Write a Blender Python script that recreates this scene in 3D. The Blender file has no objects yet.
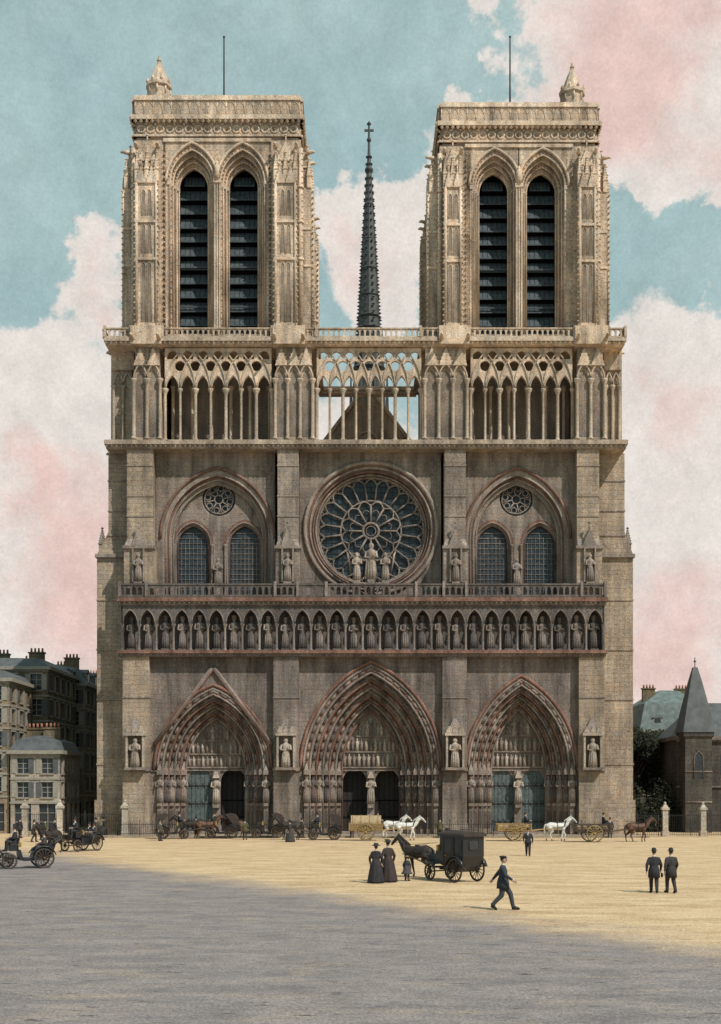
import bpy, math, random
from mathutils import Vector, Matrix
random.seed(7)
R_=math.radians
SC=10.7; CXP=360.5; GV=835.0
F=1177.0; CD=110.0; CH=4.2; HY=790.0
def X(u): return (u-CXP)/SC
def Z(v): return (GV-v)/SC
def gpos(px,py):
    D=CH*F/(py-HY); return ((px-CXP)*D/F, D-CD)
def zp(v,y=53): return CH+(HY-v)*(CD+y)/F
def xp(u,y): return (u-CXP)*(CD+y)/F
col=bpy.context.scene.collection

# ---------------------------------------------------------------- materials
def newmat(name):
    m=bpy.data.materials.new(name); m.use_nodes=True
    nt=m.node_tree; nt.nodes.clear()
    out=nt.nodes.new('ShaderNodeOutputMaterial'); b=nt.nodes.new('ShaderNodeBsdfPrincipled')
    nt.links.new(b.outputs[0],out.inputs[0])
    return m,nt,b
def N(nt,t,**k):
    n=nt.nodes.new(t)
    for a,v in k.items(): setattr(n,a,v)
    return n
def L(nt,a,b): nt.links.new(a,b)
def mixc(nt,mode,fac,a,b):
    n=nt.nodes.new('ShaderNodeMix'); n.data_type='RGBA'; n.blend_type=mode
    for i,v in ((0,fac),(6,a),(7,b)):
        if hasattr(v,'is_linked') or hasattr(v,'links'): nt.links.new(v,n.inputs[i])
        else: n.inputs[i].default_value = v if i==0 else (*v[:3],1)
    return n.outputs[2]
def math_(nt,op,a,b=None,c=None):
    n=nt.nodes.new('ShaderNodeMath'); n.operation=op
    for i,v in enumerate((a,b,c)):
        if v is None: continue
        if hasattr(v,'links'): nt.links.new(v,n.inputs[i])
        else: n.inputs[i].default_value=v
    return n.outputs[0]
def maprange(nt,v,a,b,c,d,smooth=False):
    n=nt.nodes.new('ShaderNodeMapRange')
    if smooth: n.interpolation_type='SMOOTHSTEP'
    nt.links.new(v,n.inputs[0])
    for i,q in enumerate((a,b,c,d)): n.inputs[i+1].default_value=q
    return n.outputs[0]
def noise_(nt,vec,scale,detail=4,rough=.55):
    n=nt.nodes.new('ShaderNodeTexNoise'); n.inputs['Scale'].default_value=scale
    n.inputs['Detail'].default_value=detail; n.inputs['Roughness'].default_value=rough
    if vec is not None: nt.links.new(vec,n.inputs['Vector'])
    return n.outputs[0]
def mapping(nt,vec,scale):
    n=nt.nodes.new('ShaderNodeMapping'); n.inputs['Scale'].default_value=scale
    nt.links.new(vec,n.inputs['Vector']); return n.outputs[0]
def tocol(nt,k):
    cb=N(nt,'ShaderNodeCombineXYZ')
    for i in range(3): L(nt,k,cb.inputs[i])
    return cb.outputs[0]

def stone(name,ramp,brick=.35,rh=.42,bw=.95,soot=.5,grain=.45,rough=.92):
    """ashlar with height-dependent weathering; ramp=[(z,color)...]"""
    m,nt,b=newmat(name)
    g=N(nt,'ShaderNodeNewGeometry'); pos=g.outputs['Position']
    sp=N(nt,'ShaderNodeSeparateXYZ'); L(nt,pos,sp.inputs[0])
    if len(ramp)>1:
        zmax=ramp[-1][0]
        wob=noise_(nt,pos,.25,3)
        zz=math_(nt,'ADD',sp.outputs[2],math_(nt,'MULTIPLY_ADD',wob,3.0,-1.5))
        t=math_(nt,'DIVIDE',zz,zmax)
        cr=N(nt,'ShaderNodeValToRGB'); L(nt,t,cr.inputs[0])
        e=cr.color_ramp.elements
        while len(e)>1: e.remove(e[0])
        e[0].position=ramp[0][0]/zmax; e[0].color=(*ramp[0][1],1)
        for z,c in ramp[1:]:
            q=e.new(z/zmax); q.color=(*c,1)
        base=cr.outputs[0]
    else: 
        rgb=N(nt,'ShaderNodeRGB'); rgb.outputs[0].default_value=(*ramp[0][1],1); base=rgb.outputs[0]
    st=noise_(nt,mapping(nt,pos,(1,1,.14)),1.3,5,.65)
    s1=maprange(nt,st,.3,.7,1-soot,1.0+soot*.45)
    pat=maprange(nt,noise_(nt,pos,.35,4,.6),.3,.7,.7,1.22)
    gr=maprange(nt,noise_(nt,pos,7.0,4,.75),.28,.72,1-grain,1+grain)
    spk=maprange(nt,noise_(nt,pos,3.2,3,.6),.62,.70,1,.62)
    k=math_(nt,'MULTIPLY',math_(nt,'MULTIPLY',math_(nt,'MULTIPLY',s1,pat),gr),spk)
    c=mixc(nt,'MULTIPLY',1.0,base,tocol(nt,k))
    hgt=gr
    if brick>0:
        br=N(nt,'ShaderNodeTexBrick'); v=N(nt,'ShaderNodeCombineXYZ')
        L(nt,math_(nt,'ADD',sp.outputs[0],sp.outputs[1]),v.inputs[0]); L(nt,sp.outputs[2],v.inputs[1])
        L(nt,v.outputs[0],br.inputs['Vector'])
        br.inputs['Scale'].default_value=1; br.inputs['Brick Width'].default_value=bw; br.inputs['Row Height'].default_value=rh
        br.inputs['Mortar Size'].default_value=.02; br.inputs['Mortar Smooth'].default_value=.3
        br.inputs['Color1'].default_value=(1.14,1.1,1.05,1); br.inputs['Color2'].default_value=(.84,.85,.88,1); br.inputs['Mortar'].default_value=(.5,.49,.49,1)
        br.inputs['Bias'].default_value=0
        c=mixc(nt,'MULTIPLY',min(1,brick*1.5),c,br.outputs[0])
        hgt=math_(nt,'SUBTRACT',gr,math_(nt,'MULTIPLY',br.outputs[1],.5))
    hv=maprange(nt,noise_(nt,pos,1.7,2),.35,.65,0,1)
    c=mixc(nt,'MULTIPLY',.45,c,mixc(nt,'MIX',hv,(1.16,.96,.82),(.95,.97,1.06)))
    L(nt,c,b.inputs['Base Color']); b.inputs['Roughness'].default_value=rough
    b.inputs['Specular IOR Level'].default_value=.15
    bp=N(nt,'ShaderNodeBump'); bp.inputs['Strength'].default_value=.6; bp.inputs['Distance'].default_value=.07
    L(nt,hgt,bp.inputs['Height']); L(nt,bp.outputs[0],b.inputs['Normal'])
    return m
def plain(name,c,rough=.7,var=.25,scale=6,metal=0,spec=.3,bump=.2):
    m,nt,b=newmat(name)
    g=N(nt,'ShaderNodeNewGeometry')
    n=noise_(nt,g.outputs['Position'],scale,4,.6)
    k=maprange(nt,n,.3,.7,1-var,1+var)
    L(nt,mixc(nt,'MULTIPLY',1.0,c,tocol(nt,k)),b.inputs['Base Color'])
    b.inputs['Roughness'].default_value=rough; b.inputs['Metallic'].default_value=metal
    b.inputs['Specular IOR Level'].default_value=spec
    if bump:
        bp=N(nt,'ShaderNodeBump'); bp.inputs['Strength'].default_value=bump; bp.inputs['Distance'].default_value=.03
        L(nt,n,bp.inputs['Height']); L(nt,bp.outputs[0],b.inputs['Normal'])
    return m

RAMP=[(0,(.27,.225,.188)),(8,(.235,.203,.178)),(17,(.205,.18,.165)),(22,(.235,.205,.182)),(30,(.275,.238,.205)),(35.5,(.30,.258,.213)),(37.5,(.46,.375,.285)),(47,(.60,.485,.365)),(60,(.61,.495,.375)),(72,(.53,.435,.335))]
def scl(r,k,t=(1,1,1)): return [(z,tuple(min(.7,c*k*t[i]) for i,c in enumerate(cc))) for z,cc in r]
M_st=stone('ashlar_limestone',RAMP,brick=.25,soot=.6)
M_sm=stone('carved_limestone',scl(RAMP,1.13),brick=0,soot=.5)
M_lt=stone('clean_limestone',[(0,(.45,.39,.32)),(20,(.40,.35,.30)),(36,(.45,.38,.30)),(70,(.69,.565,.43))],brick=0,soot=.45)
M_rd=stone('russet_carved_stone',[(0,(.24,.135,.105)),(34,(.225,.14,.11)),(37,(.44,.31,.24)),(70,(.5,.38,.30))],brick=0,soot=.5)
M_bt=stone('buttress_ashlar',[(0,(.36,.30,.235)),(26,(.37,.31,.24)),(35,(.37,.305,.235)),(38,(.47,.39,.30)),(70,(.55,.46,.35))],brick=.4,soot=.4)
M_dk=stone('sooty_and_recess_dark_stone',[(0,(.13,.115,.105)),(20,(.14,.128,.12)),(36,(.17,.15,.135)),(40,(.27,.225,.18))],brick=0,soot=.4)  # sooty statues; also painted dark on recess backs and flat blind arches
M_in=plain('dark_interior',(.012,.012,.014),.9,spec=0,bump=0)
M_gl=plain('leaded_glass',(.03,.042,.052),.35,.6,3,spec=.25)
M_lv=plain('slate_louvre',(.055,.07,.078),.7,.45,3)
M_dr=plain('painted_oak_door',(.092,.115,.113),.7,.35,4)
M_ir=plain('wrought_iron',(.02,.02,.02),.5)
M_rf=plain('lead_roof',(.10,.11,.11),.6,.3,2)
M_sp=plain('spire_lead',(.055,.06,.06),.6,.35,2)
M_dd=plain('dark_doorway_leaf',(.03,.026,.023),.7,.35,4)  # near-black leaf stands in for the unlit depth of open doorways
CM=[M_st,M_sm,M_lt,M_rd,M_bt,M_dk,M_in,M_gl,M_lv,M_dr,M_ir,M_rf,M_sp,M_dd]
ST,SM,LT,RD,BT,DK,IN,GL,LV,DR,IR,RF,SP,DD=range(14)

# ---------------------------------------------------------------- mesh builder
class MB:
    def __init__(s): s.v=[]; s.f=[]; s.m=[]; s.s=[]
    def add(s,vs,fs,m=0,sm=False,M=None):
        o=len(s.v)
        if M is not None: vs=[M@Vector(p) for p in vs]
        s.v.extend([tuple(p) for p in vs])
        for f in fs:
            s.f.append(tuple(i+o for i in f)); s.m.append(m); s.s.append(sm)
    def merge(s,o,M=None,mo=0):
        k=len(s.v)
        s.v.extend([tuple(M@Vector(p)) for p in o.v] if M is not None else o.v)
        s.f.extend([tuple(i+k for i in f) for f in o.f]); s.m.extend([q+mo for q in o.m]); s.s.extend(o.s)
    def box(s,x0,x1,y0,y1,z0,z1,m=0,M=None):
        s.add([(x0,y0,z0),(x1,y0,z0),(x1,y1,z0),(x0,y1,z0),(x0,y0,z1),(x1,y0,z1),(x1,y1,z1),(x0,y1,z1)],
              [(3,2,1,0),(4,5,6,7),(0,1,5,4),(1,2,6,5),(2,3,7,6),(3,0,4,7)],m,False,M)
    def bx(s,u0,u1,y0,y1,v0,v1,m=0): s.box(X(u0),X(u1),y0,y1,Z(max(v0,v1)),Z(min(v0,v1)),m)
    def fr(s,a,b,m=0,M=None):
        v=[]
        for q in (a,b):
            x0,x1,y0,y1,z=q; v+=[(x0,y0,z),(x1,y0,z),(x1,y1,z),(x0,y1,z)]
        s.add(v,[(3,2,1,0),(4,5,6,7),(0,1,5,4),(1,2,6,5),(2,3,7,6),(3,0,4,7)],m,False,M)
    def prof(s,pts,y0,y1,m=0,M=None):
        n=len(pts); v=[(x,y0,z) for x,z in pts]+[(x,y1,z) for x,z in pts]
        f=[tuple(range(n)),tuple(range(2*n-1,n-1,-1))]+[(i,i+n,(i+1)%n+n,(i+1)%n) for i in range(n)]
        s.add(v,f,m,False,M)
    def tube(s,path,r,n=6,m=0,sm=True,closed=False,M=None,cap=True,flat=None):
        P=[Vector(p) for p in path]; k=len(P)
        if not hasattr(r,'__len__'): r=[r]*k
        vs=[];prev=None
        for i in range(k):
            if closed: t=(P[(i+1)%k]-P[i-1])
            else: t=P[min(i+1,k-1)]-P[max(i-1,0)]
            if t.length<1e-9: t=Vector((0,0,1))
            t.normalize()
            if prev is None:
                a=Vector((0,1,0)) if abs(t.y)<.9 else Vector((1,0,0))
            else: a=prev
            nrm=(a-t*a.dot(t)); 
            if nrm.length<1e-6: nrm=t.orthogonal()
            nrm.normalize(); prev=nrm; bi=t.cross(nrm)
            for j in range(n):
                an=2*math.pi*j/n
                vs.append(P[i]+nrm*math.cos(an)*r[i]*(flat or 1)+bi*math.sin(an)*r[i])
        fs=[]
        for i in range(k if closed else k-1):
            for j in range(n):
                a=i*n+j;b=i*n+(j+1)%n;c=((i+1)%k)*n+(j+1)%n;d=((i+1)%k)*n+j
                fs.append((a,b,c,d))
        if not closed and cap: fs+= [tuple(range(n))[::-1],tuple((k-1)*n+j for j in range(n))]
        s.add(vs,fs,m,sm,M)
    def lathe(s,prof,n=8,c=(0,0,0),m=0,sm=True,M=None,sx=1,sy=1,fold=0,nf=7):
        vs=[]
        for i_,(r,z) in enumerate(prof):
            for j in range(n):
                a=2*math.pi*j/n; rr=r*(1+fold*math.sin(a*nf)*(1-i_/len(prof)))
                vs.append((c[0]+rr*math.cos(a)*sx,c[1]+rr*math.sin(a)*sy,c[2]+z))
        fs=[]
        for i in range(len(prof)-1):
            for j in range(n):
                fs.append((i*n+j,i*n+(j+1)%n,(i+1)*n+(j+1)%n,(i+1)*n+j))
        fs+=[tuple(range(n))[::-1],tuple((len(prof)-1)*n+j for j in range(n))]
        s.add(vs,fs,m,sm,M)
    def ell(s,c,r,m=0,n=10,k=7,M=None):
        vs=[];fs=[]
        for i in range(k+1):
            th=math.pi*i/k
            for j in range(n):
                a=2*math.pi*j/n
                vs.append((c[0]+r[0]*math.sin(th)*math.cos(a),c[1]+r[1]*math.sin(th)*math.sin(a),c[2]-r[2]*math.cos(th)))
        for i in range(k):
            for j in range(n): fs.append((i*n+j,i*n+(j+1)%n,(i+1)*n+(j+1)%n,(i+1)*n+j))
        s.add(vs,fs,m,True,M)
    def oct(s,c,r,m=0,h=None):
        h=h or r; x,y,z=c
        s.add([(x-r,y,z),(x,y-r,z),(x+r,y,z),(x,y+r,z),(x,y,z+h),(x,y,z-h)],
              [(0,1,4),(1,2,4),(2,3,4),(3,0,4),(1,0,5),(2,1,5),(3,2,5),(0,3,5)],m)
    def panel(s,x0,x1,z0,z1,y,ops,d,m=0,rm=None,M=None):
        rm=m if rm is None else rm
        def q(a,b,c,e,mm=m): s.add([a,b,c,e],[(0,1,2,3)],mm,False,M)
        cur=x0
        for top,bot in ops:
            a=top[0][0]; b=top[-1][0]
            if a>cur+1e-4: q((cur,y,z0),(a,y,z0),(a,y,z1),(cur,y,z1))
            for i in range(len(top)-1):
                (xa,za),(xb,zb)=top[i],top[i+1]
                if z1-min(za,zb)>1e-4: q((xa,y,za),(xb,y,zb),(xb,y,z1),(xa,y,z1))
                q((xa,y,za),(xb,y,zb),(xb,y+d,zb),(xa,y+d,za),rm)
            for i in range(len(bot)-1):
                (xa,za),(xb,zb)=bot[i],bot[i+1]
                if max(za,zb)-z0>1e-4:
                    q((xa,y,z0),(xb,y,z0),(xb,y,zb),(xa,y,za))
                    q((xa,y,za),(xb,y,zb),(xb,y+d,zb),(xa,y+d,za),rm)
            for tp,bt in ((top[0],bot[0]),(top[-1],bot[-1])):
                if tp[1]-bt[1]>1e-3: q((tp[0],y,bt[1]),(tp[0],y,tp[1]),(tp[0],y+d,tp[1]),(tp[0],y+d,bt[1]),rm)
            cur=b
        if cur<x1-1e-4: q((cur,y,z0),(x1,y,z0),(x1,y,z1),(cur,y,z1))
    def obj(s,name,mats,parent=None):
        me=bpy.data.meshes.new(name); me.from_pydata(s.v,[],s.f)
        for a in mats: me.materials.append(a)
        me.polygons.foreach_set('material_index',s.m); me.polygons.foreach_set('use_smooth',s.s)
        me.update(); o=bpy.data.objects.new(name,me); col.objects.link(o)
        if parent: o.parent=parent
        return o
def empty(name,loc=(0,0,0),rz=0):
    e=bpy.data.objects.new(name,None); e.location=loc; e.rotation_euler=(0,0,rz); col.objects.link(e); return e

def arc(cx,a,zs,za,n=10):
    h=max(za-zs,a*1.001); R=(a*a+h*h)/(2*a); c=cx-a+R; t1=math.acos(max(-1,min(1,(cx-c)/R)))
    lp=[(c+R*math.cos(math.pi+(t1-math.pi)*i/n),zs+R*math.sin(math.pi+(t1-math.pi)*i/n)) for i in range(n+1)]
    lp[0]=(cx-a,zs); lp[-1]=(cx,zs+h)
    return lp+[(2*cx-x,z) for x,z in lp[-2::-1]]
def aop(cx,a,zs,za,zb,n=8):
    t=arc(cx,a,zs,za,n); return (t,[(x,zb) for x,_ in t])
def rop(xa,xb,za,zb): return ([(xa,zb),(xb,zb)],[(xa,za),(xb,za)])
def uop(cu,a,vs,va,vb,n=8): return aop(X(cu),a/SC,Z(vs),Z(va),Z(vb),n)
def circ_op(cx,cz,r,n=16):
    t=[(cx-r*math.cos(math.pi*i/n),cz+r*math.sin(math.pi*i/n)) for i in range(n+1)]
    return (t,[(x,2*cz-z) for x,z in t])
def pthj(cx,a,zs,za,zb,n=10):
    return [(cx-a,zb)]+arc(cx,a,zs,za,n)+[(cx+a,zb)]
def ring(mb,po,pi,y0,y1,m,rm=None):
    rm=m if rm is None else rm
    for i in range(len(po)-1):
        a,b,c,d=po[i],po[i+1],pi[i+1],pi[i]
        mb.add([(a[0],y0,a[1]),(b[0],y0,b[1]),(c[0],y0,c[1]),(d[0],y0,d[1])],[(0,1,2,3)],m)
        mb.add([(d[0],y0,d[1]),(c[0],y0,c[1]),(c[0],y1,c[1]),(d[0],y1,d[1])],[(0,1,2,3)],rm)
def fillarch(mb,p,zb,y,m):
    for i in range(len(p)-1):
        (xa,za),(xb,zb2)=p[i],p[i+1]
        if abs(xb-xa)<1e-5: continue
        mb.add([(xa,y,zb),(xb,y,zb),(xb,y,zb2),(xa,y,za)],[(0,1,2,3)],m)

FIGP=[(.145,0),(.135,.25),(.105,.52),(.13,.7),(.14,.77),(.055,.83),(.05,.855),(.075,.89),(.072,.95),(.035,1.0)]
FT=MB(); FT.lathe(FIGP,8,sy=.8)
FT.tube([(-.13,-.02,.76),(-.165,-.06,.6),(-.05,-.13,.58)],[.04,.035,.028],5); FT.tube([(.13,-.02,.76),(.165,-.07,.6),(.06,-.13,.66)],[.04,.035,.028],5)
for k in range(5):
    a=math.pi*(1.15+.17*k); FT.tube([(.14*math.cos(a),.12*math.sin(a),0.01),(.105*math.cos(a),.09*math.sin(a),.5)],[.02,.012],4)
FC=MB(); FC.merge(FT); FC.lathe([(.08,.94),(.095,1.03),(.06,1.03)],8,sy=.9)
FS=MB(); FS.lathe([(.19,0),(.15,.45),(.19,.72),(.06,.82),(.11,.9),(.04,1)],6,sy=.8)
def fig(mb,x,y,z,h,m,t=FT,rot=0,M=None,wx=1.0):
    T=Matrix.Translation((x,y,z))@Matrix.Rotation(rot,4,'Y')@Matrix.Rotation(random.uniform(-.25,.25),4,'Z')@Matrix.Diagonal((h*wx,h*wx,h,1))
    k=len(mb.m); mb.merge(t,T)
    for i in range(k,len(mb.m)): mb.m[i]=m
def column(mb,x,y,z0,z1,r,m,n=8,cap=1.7):
    mb.lathe([(r*1.7,0),(r*1.7,r*.8),(r*1.15,r*1.4),(r,r*2),(r*.95,z1-z0-r*3.5),(r*1.25,z1-z0-r*2.6),(r*cap*1.1,z1-z0-r*.8),(r*cap*1.1,z1-z0)],n,(x,y,z0),m)
def baluster_run(mb,x0,x1,y,z0,z1,pitch,m,t=.16,M=None):
    h=z1-z0; n=max(1,int(round((x1-x0)/pitch))); p=(x1-x0)/n
    ops=[aop(x0+(i+.5)*p,p*.34,z0+h*.55,z0+h*.55+p*.5,z0+h*.16,3) for i in range(n)]
    mb.panel(x0,x1,z0,z1-h*.12,y,ops,t,m,None,M); mb.panel(x0,x1,z0,z1-h*.12,y+t,ops,0.001,m,None,M)
    mb.box(x0,x1,y-.07,y+t+.07,z1-h*.12,z1,m,M)
def cornice(mb,x0,x1,yf,yb,z0,z1,m,den=True,pitch=.5,m2=None):
    h=z1-z0
    mb.box(x0+.12,x1-.12,yf+.25,yb,z0,z0+h*.45,m)
    mb.box(x0,x1,yf,yb,z0+h*.45,z1,m if m2 is None else m2)
    if den:
        n=int((x1-x0)/pitch); p=(x1-x0)/n
        for i in range(n): mb.oct((x0+(i+.5)*p,yf+.18,z0+h*.3),min(h*.3,p*.42),m)
def gablet(mb,x0,x1,y0,y1,z0,z1,m,fin=True):
    xm=(x0+x1)/2
    mb.prof([(x0,z0),(x1,z0),(xm,z1)],y0,y1,m)
    if fin:
        mb.tube([(xm,y0+.15,z1-.1),(xm,y0+.15,z1+.5)],.07,5,m); mb.oct((xm,y0+.15,z1+.55),.18,m)
    for k in range(1,5):
        t=k/5
        for sx in (x0,x1): mb.oct((sx+(xm-sx)*t,y0+.05,z0+(z1-z0)*t+.05),.09,m)
def pinnacle(mb,x,y,z0,z1,w,m):
    zb=z0+(z1-z0)*.4
    mb.box(x-w,x+w,y-w,y+w,z0,zb,m)
    mb.box(x-w*1.25,x+w*1.25,y-w*1.25,y+w*1.25,zb,zb+w*.4,m)
    mb.fr((x-w,x+w,y-w,y+w,zb+w*.4),(x-.03,x+.03,y-.03,y+.03,z1),m)
    for k in range(1,6):
        t=k/6; z=zb+w*.4+(z1-zb-w*.4)*t; q=w*(1-t)
        for sx in (-1,1):
            for sy in (-1,1): mb.oct((x+sx*q,y+sy*q,z),.09,m)
    mb.oct((x,y,z1),.16,m)

# ================================================================ CATHEDRAL
cath=empty('notre_dame_cathedral')
w=MB()
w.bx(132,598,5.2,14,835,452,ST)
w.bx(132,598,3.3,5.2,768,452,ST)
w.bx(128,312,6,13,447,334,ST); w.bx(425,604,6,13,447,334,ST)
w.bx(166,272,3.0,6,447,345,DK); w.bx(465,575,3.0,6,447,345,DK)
w.box(X(150),X(582),14,52,0,22,ST); w.box(X(260),X(480),14,118,0,33,ST); w.box(-23,24,52,66,0,33,ST)
w.box(X(150),X(582),66,112,0,20,ST)
PY=-1.3
bays=[(153,275,215,55,690,5),(300,441,371,67,667,6),(465,575,519.5,52.5,681,5)]
for (u0,u1,cu,a,va,no) in bays:
    w.panel(X(u0),X(u1),0,Z(655),PY,[uop(cu,a,770,va,835,12)],.5,ST)
p=MB()
def portal(cu,a,vs,va,n,da,doors):
    y0=PY; dy=.52
    P=[pthj(X(cu),(a-i*da)/SC,Z(vs),Z(va+i*da*1.12),0,14) for i in range(n+1)]
    po=pthj(X(cu),(a+3)/SC,Z(vs),Z(va-4),Z(vs)-.0,14)
    p.tube([(x,y0-.08,z) for x,z in po],.17,6,RD)
    p.tube([(x,y0-.02,z) for x,z in P[0][1:-1]],.13,6,SM)
    for i in range(n):
        yi=y0+i*dy
        ring(p,P[i],P[i+1],yi,yi+dy,SM if i%2 else RD,SM)
        p.tube([(x,yi,z) for x,z in P[i+1]],.1,6,RD if i%2 else SM)
        p.tube([(x,yi-.02,z) for x,z in P[i][1:-1]],.06,5,SM)
        mid=[((A[0]+B[0])/2,(A[1]+B[1])/2) for A,B in zip(P[i],P[i+1])][1:-1]
        L_=[0]
        for q in range(len(mid)-1): L_.append(L_[-1]+math.dist(mid[q],mid[q+1]))
        nf=int(L_[-1]/.85)
        for k in range(nf):
            s_=(k+.08)*L_[-1]/nf; q=max(j for j in range(len(L_)) if L_[j]<=s_); q=min(q,len(mid)-2)
            t=(s_-L_[q])/(L_[q+1]-L_[q]); x=mid[q][0]+(mid[q+1][0]-mid[q][0])*t; z=mid[q][1]+(mid[q+1][1]-mid[q][1])*t
            dx=mid[q+1][0]-mid[q][0]; dz=mid[q+1][1]-mid[q][1]
            if q>=(len(mid)-1)//2: dx,dz=-dx,-dz
            fig(p,x,yi-.02,z,.72,SM if (k+i)%3 else DK,FS,math.atan2(dx,dz),wx=1.1)
        for sx in (-1,1):
            xs=X(cu)+sx*(a-(i+.5)*da)/SC
            fig(p,xs,yi-.16,Z(803),Z(775)-Z(803),(SM,DK)[i%2] if i else SM,FT,wx=.9)
            p.box(xs-.22,xs+.22,yi-.42,yi-.002,Z(806),Z(803),SM)
            p.box(xs-.24,xs+.24,yi-.44,yi-.002,Z(775),Z(770.5),SM)
            p.fr((xs-.2,xs+.2,yi-.4,yi-.004,Z(770.5)),(xs-.05,xs+.05,yi-.1,yi-.004,Z(764)),SM)
            p.box(xs-.235,xs+.235,yi-.35,yi-.003,0,Z(829),SM)
            p.box(xs-.2,xs+.2,yi-.25,yi-.003,Z(829),Z(806),ST)
            fillarch(p,arc(xs,.15,Z(814),Z(810),4),Z(828),yi-.255,DK)
    yb=y0+n*dy; Pi=P[-1]; ai=(a-n*da)/SC; x0=X(cu)-ai; x1=X(cu)+ai
    zl=Z(768)
    fillarch(p,Pi[1:-1],Pi[1][1],yb,SM)
    if Pi[1][1]>zl: p.box(x0,x1,yb,yb+.3,zl,Pi[1][1]+.0,SM)
    apex=Pi[len(Pi)//2][1]
    H=apex-zl
    for bi,(fz,fh) in enumerate(((0.02,.24),(.29,.24),(.56,.34))):
        z=zl+H*fz
        hw=ai*(1,.88,.5)[bi]
        p.box(X(cu)-hw,X(cu)+hw,yb-.22,yb-.003,z-.1,z+.03,SM)
        nn=max(3,int(hw*2/(.42 if bi<2 else .6)))
        for k in range(nn):
            xx=X(cu)-hw+(k+.5)*2*hw/nn
            hh=H*fh*(.85+.15*random.random())
            if bi==2: hh*=1.0-.45*abs(xx-X(cu))/hw
            fig(p,xx,yb-.1,z+.03,hh,(SM,LT,SM,LT)[(k+bi)%4],FS if bi<2 else FT,wx=.8 if bi<2 else 1)
    p.box(x0,x1,yb-.12,yb+.25,zl-.25,zl-.1,SM)
    tw=.34
    p.box(X(cu)-tw,X(cu)+tw,yb-.25,yb+.3,.9,zl-.25,SM); p.box(X(cu)-tw-.1,X(cu)+tw+.1,yb-.4,yb+.3,.3,.9,SM)
    fig(p,X(cu),yb-.4,Z(804),2.7,LT,FT)
    p.box(X(cu)-.3,X(cu)+.3,yb-.65,yb-.251,Z(808),Z(804),SM); p.fr((X(cu)-.32,X(cu)+.32,yb-.7,yb-.251,Z(778)),(X(cu)-.1,X(cu)+.1,yb-.35,yb-.251,Z(771)),LT)
    for sx,op in ((-1,doors[0]),(1,doors[1])):
        xa,xb=(x0,X(cu)-tw) if sx<0 else (X(cu)+tw,x1)
        if op==0:
            p.box(xa,xb,yb+1.2,yb+1.3,.3,zl,DD)
            for k in range(1,5): xx=xa+(xb-xa)*k/5; p.box(xx-.02,xx+.02,yb+1.17,yb+1.199,.3,zl-.3,IN)
            for z in (1.6,3.2): p.box(xa,xb,yb+1.15,yb+1.198,z-.06,z+.06,IN)
            for q in (xa,xb-.02): p.box(q,q+.02,yb+.3,yb+1.2,.3,zl,IN)
        else:
            p.box(xa,xb,yb+.12,yb+.22,.3,zl-.25,DR)
            nb=6
            for k in range(1,nb): xx=xa+(xb-xa)*k/nb; p.box(xx-.012,xx+.012,yb+.1,yb+.119,.35,zl-.4,IR)
            for zz in (1.2,2.9,4.6):
                p.box(xa+.08,xb-.08,yb+.085,yb+.118,zz-.05,zz+.05,IR)
                for k in range(4):
                    xx=xa+(xb-xa)*(k+.5)/4; p.tube([(xx-.18,yb+.09,zz+.3),(xx,yb+.09,zz),(xx+.18,yb+.09,zz+.3)],.02,4,IR); p.tube([(xx-.18,yb+.09,zz-.3),(xx,yb+.09,zz),(xx+.18,yb+.09,zz-.3)],.02,4,IR)
        xm=(xa+xb)/2; hw=(xb-xa)/2
        p.panel(xa,xb,zl-1.3,zl-.25,yb+.06,[aop(xm,hw*.96,zl-1.25,min(zl-.3,zl-1.25+hw*1.001),zl-1.3,6)],.06,SM)
    for k in range(3): p.box(x0,x1,y0+.3+k*.55,yb+.1+.001*k,.1*k,.1*(k+1),SM)
portal(215,55,770,690,5,5,(1,0)); portal(371,67,770,667,6,6.3,(0,0)); portal(519.5,52.5,770,681,5,5,(1,1))
for s_ in (-1,1):
    p.tube([(X(215+s_*58),PY-.12,Z(745)),(X(215),PY-.12,Z(668))],.2,5,SM); p.tube([(X(215+s_*58),PY-.2,Z(748)),(X(215),PY-.2,Z(671))],.09,5,RD)
w.box(X(153),X(159),PY-.12,PY-.002,Z(772),Z(770.5),SM); w.box(X(271),X(275),PY-.12,PY-.002,Z(772),Z(770.5),SM)
BU=[(127,153),(275,300),(441,465),(575,600)]
for k,(a,b) in enumerate(BU):
    w.bx(a,b,-2.0,3.3,835,655,ST if k in(1,2) else BT)
    w.bx(a-1.2,b+1.2,-2.25,3.3,835,826,SM); w.bx(a-.6,b+.6,-2.12,3.3,826,823,SM)
    c=(a+b)/2
    w.bx(a-.8,b+.8,-2.14,-1.2,771.5,768,SM)
    w.bx(c-9,c-7,-2.6,-2.003,768,737,LT); w.bx(c+7,c+9,-2.6,-2.003,768,737,LT)
    w.bx(c-7,c+7,-2.1,-2.003,768,737,ST)
    w.bx(c-10,c+10,-2.75,-2.003,770.5,768,SM); w.bx(c-10,c+10,-2.72,-2.003,737,734,LT)
    for q in (-6,0,6): gablet(w,X(c+q-3),X(c+q+3),-2.74,-2.01,Z(734),Z(728),LT,False)
    w.fr((X(c-8),X(c+8),-2.6,-2.004,Z(734)),(X(c-1.5),X(c+1.5),-2.2,-2.004,Z(720)),SM)
    fig(w,X(c),-2.42,Z(768),2.7,LT,FT,wx=1.1)
    w.bx(a-.4,b+.4,-2.07,-1.2,700,698.6,SM)
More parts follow.
